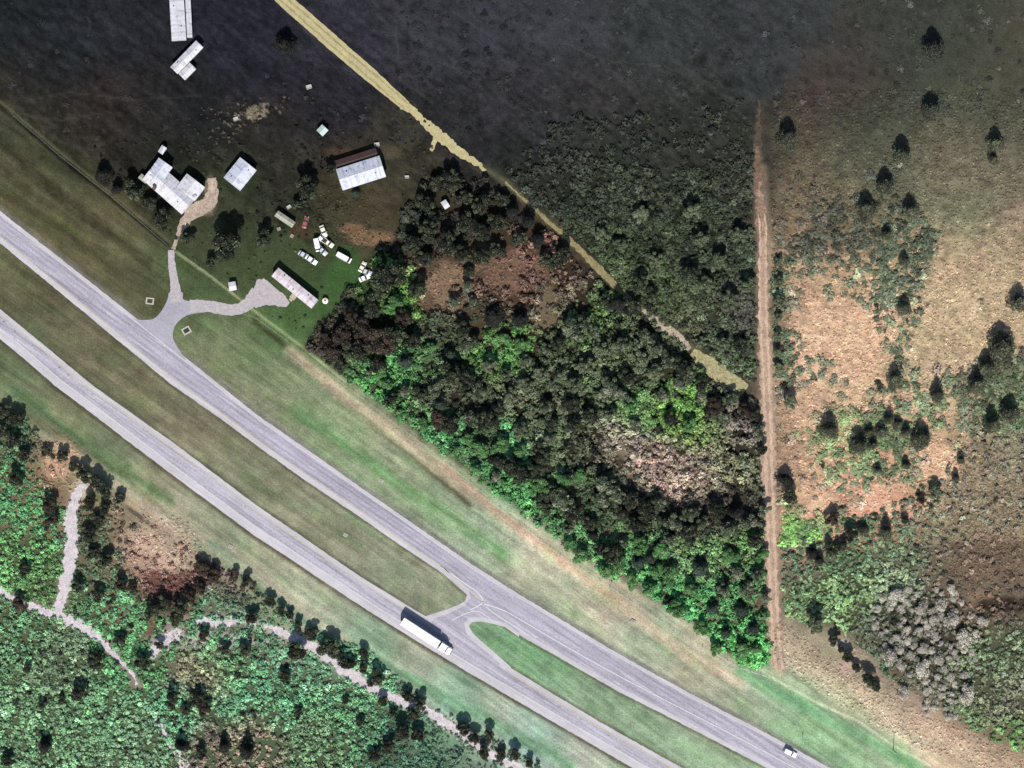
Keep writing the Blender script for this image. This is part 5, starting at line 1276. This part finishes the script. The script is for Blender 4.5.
    many([(837, 633, 4, D), (840, 648, 4, D), (856, 668, 5, D), (875, 687, 5, D)], {D: 'low dark bush filling the dark hollow beside the pink strip'}, 'bushes in the dark hollow')
    T(815, 622, 10, 'olive', 'rounded green bush tree at the corner where dirt track meets pink strip')
    # trees south of the highway
    sw = [(6, 412, 7, D), (17, 419, 8, D), (5, 432, 8, D), (15, 442, 8, D), (24, 455, 7, D), (18, 478, 9, D), (48, 450, 5, D), (64, 457, 6, D), (75, 467, 5, D), (86, 474, 9, D), (98, 482, 8, D), (108, 490, 7, D), (120, 498, 6, D), (90, 505, 7, D), (105, 510, 7, D), (90, 535, 8, D), (100, 520, 6, D), (95, 552, 7, D), (50, 505, 8, Rr), (52, 520, 7, Rr), (25, 570, 7, D), (22, 603, 8, Rr), (108, 560, 7, D), (80, 585, 7, D), (100, 595, 7, D), (122, 585, 7, Rr), (134, 588, 5, Rr)]
    many(sw, {D: 'dark tree in the left-hand brush near the sand path junction', Rr: 'brown tree in the left-hand brush near the sand path junction'}, 'trees near the sand path junction')
    many([(203, 567, 7, Rr), (213, 575, 7, Rr), (235, 575, 5, Rr), (248, 580, 6, D), (155, 612, 9, D), (165, 602, 8, D), (183, 610, 10, D), (175, 622, 6, D), (200, 588, 6, Rr), (190, 596, 7, Rr), (205, 635, 6, Rr), (253, 618, 8, D), (225, 650, 7, D), (245, 650, 7, D)],
         {Rr: 'brown tree by the pinkish clearing south of the highway', D: 'dark tree by the pinkish clearing south of the highway'}, 'trees by the pinkish clearing')
    many([(270, 600, 7, D), (282, 610, 6, D), (290, 614, 5, D), (300, 625, 5, D), (313, 633, 7, D), (298, 650, 10, D), (330, 648, 10, D), (338, 655, 7, D), (345, 662, 7, D), (353, 664, 5, D), (364, 654, 7, D), (365, 668, 5, D), (377, 677, 8, D), (370, 682, 5, D), (384, 700, 6, D), (393, 712, 5, D), (407, 695, 6, D), (420, 703, 7, D), (415, 714, 8, D), (402, 732, 9, D), (418, 735, 8, D), (463, 728, 8, D), (475, 738, 8, D), (490, 735, 7, D), (485, 750, 7, D), (500, 755, 6, D), (515, 752, 6, D), (530, 762, 5, D), (390, 745, 8, D), (375, 755, 7, D)],
         {D: 'dark tree in the row between the highway verge and the white sand path'}, 'row of dark trees along the lower verge')
    many([(175, 700, 9, D), (198, 698, 8, D), (205, 708, 8, Rr), (186, 710, 6, D), (98, 660, 8, D), (82, 692, 8, D), (100, 655, 5, D), (145, 660, 8, D), (28, 668, 5, D), (46, 745, 9, B), (182, 745, 8, B), (200, 752, 7, D), (225, 745, 8, B), (248, 750, 10, B), (285, 675, 6, D), (298, 712, 6, D), (8, 760, 7, D), (42, 705, 5, D), (160, 645, 5, D), (345, 700, 4, D), (360, 720, 5, D), (122, 640, 6, D), (62, 700, 5, D)],
         {D: 'dark tree scattered in the green brush at the bottom left', B: 'dark narrow conifer in the green brush at the bottom left', Rr: 'brown tree in the green brush at the bottom left'}, 'scattered trees in the bottom left brush')
    # pale bare shrubs
    spots = []
    big = [(895, 597, 8), (889, 606, 5), (920, 608, 7), (933, 620, 6), (950, 620, 8), (963, 637, 8), (982, 621, 6), (888, 657, 9), (900, 664, 6), (922, 668, 9), (922, 648, 6), (902, 692, 7), (965, 693, 11), (938, 660, 6), (905, 640, 6), (875, 625, 5), (952, 590, 6), (910, 655, 5), (940, 605, 6), (906, 630, 5)]
    for b_ in big: spots.append(b_)
    rr = random.Random(5)
    while len(spots) < 92:
        x, y = rr.uniform(870, 985), rr.uniform(588, 722)
        r = rr.uniform(2.8, 5)
        if sdf(np.array([x]), np.array([y]), [(868, 600), (900, 582), (950, 588), (985, 625), (972, 670), (955, 720), (925, 715), (925, 690), (880, 660)])[0] > 0: continue
        if all(math.hypot(x - a, y - b) > (r + c) * .72 for a, b, c in spots): spots.append((x, y, r))
    for i, (x, y, r) in enumerate(spots):
        lab = 'pale grey bare shrub packed among others at the lower right'
        if i == 12: lab = 'largest pale bare shrub, at the lower right rim of the pale patch'
        if i == 0: lab = 'bright pale bare shrub at the upper left rim of the pale patch'
        T(x, y, r * 1.12, 'pale', lab, 'pale bare shrubs at the lower right')
    print('trees', TCOUNT)
# ================================================================== light, camera
def build_light():
    el, az = R(49), R(180)      # sun in the south, a touch west: shadows fall up the picture
    w = bpy.data.worlds.new('World'); scene.world = w; w.use_nodes = True
    nt = w.node_tree; bg = nt.nodes['Background']
    sky = nt.nodes.new('ShaderNodeTexSky'); sky.sky_type = 'NISHITA'; sky.sun_disc = False
    sky.sun_elevation = el; sky.sun_rotation = R(180)
    nt.links.new(sky.outputs[0], bg.inputs[0]); bg.inputs[1].default_value = 0.08
    L = bpy.data.lights.new('sun', 'SUN'); L.energy = 4.2; L.angle = R(0.5); L.color = (1.0, .96, .9)
    o = bpy.data.objects.new('sun', L); COL.objects.link(o)
    d = Vector((-0.02, -math.cos(el), math.sin(el))).normalized()      # towards the sun
    o.rotation_euler = d.to_track_quat('Z', 'Y').to_euler(); o.location = (0, -300, 400)
    cam = bpy.data.cameras.new('camera'); co = bpy.data.objects.new('camera', cam); COL.objects.link(co)
    H = 900.0
    co.location = (0, 0, H); co.rotation_euler = (0, 0, 0)
    cam.sensor_width = 36; cam.lens = 36 * H / (1024 * S)
    cam.clip_start = 1; cam.clip_end = 200000
    scene.camera = co
    vs = scene.view_settings
    vs.view_transform = 'Standard'; vs.look = 'None'; vs.gamma = 1; vs.exposure = 0.9; vs.use_curve_mapping = False
    scene.cycles.max_bounces = 4; scene.cycles.diffuse_bounces = 2; scene.cycles.glossy_bounces = 2
    scene.render.resolution_x = 1024; scene.render.resolution_y = 768

import time
_t = time.time()
def lap(n):
    print('LAP', n, round(time.time() - _t, 1))
build_light(); build_ground(); lap('ground'); build_roads(); lap('roads')
build_mats(); tree_protos(); lap('protos')
build_buildings(); build_vehicles(); build_road_furniture(); lap('things')
build_trees(); lap('trees'); build_brush(); build_grass(); lap('brush')
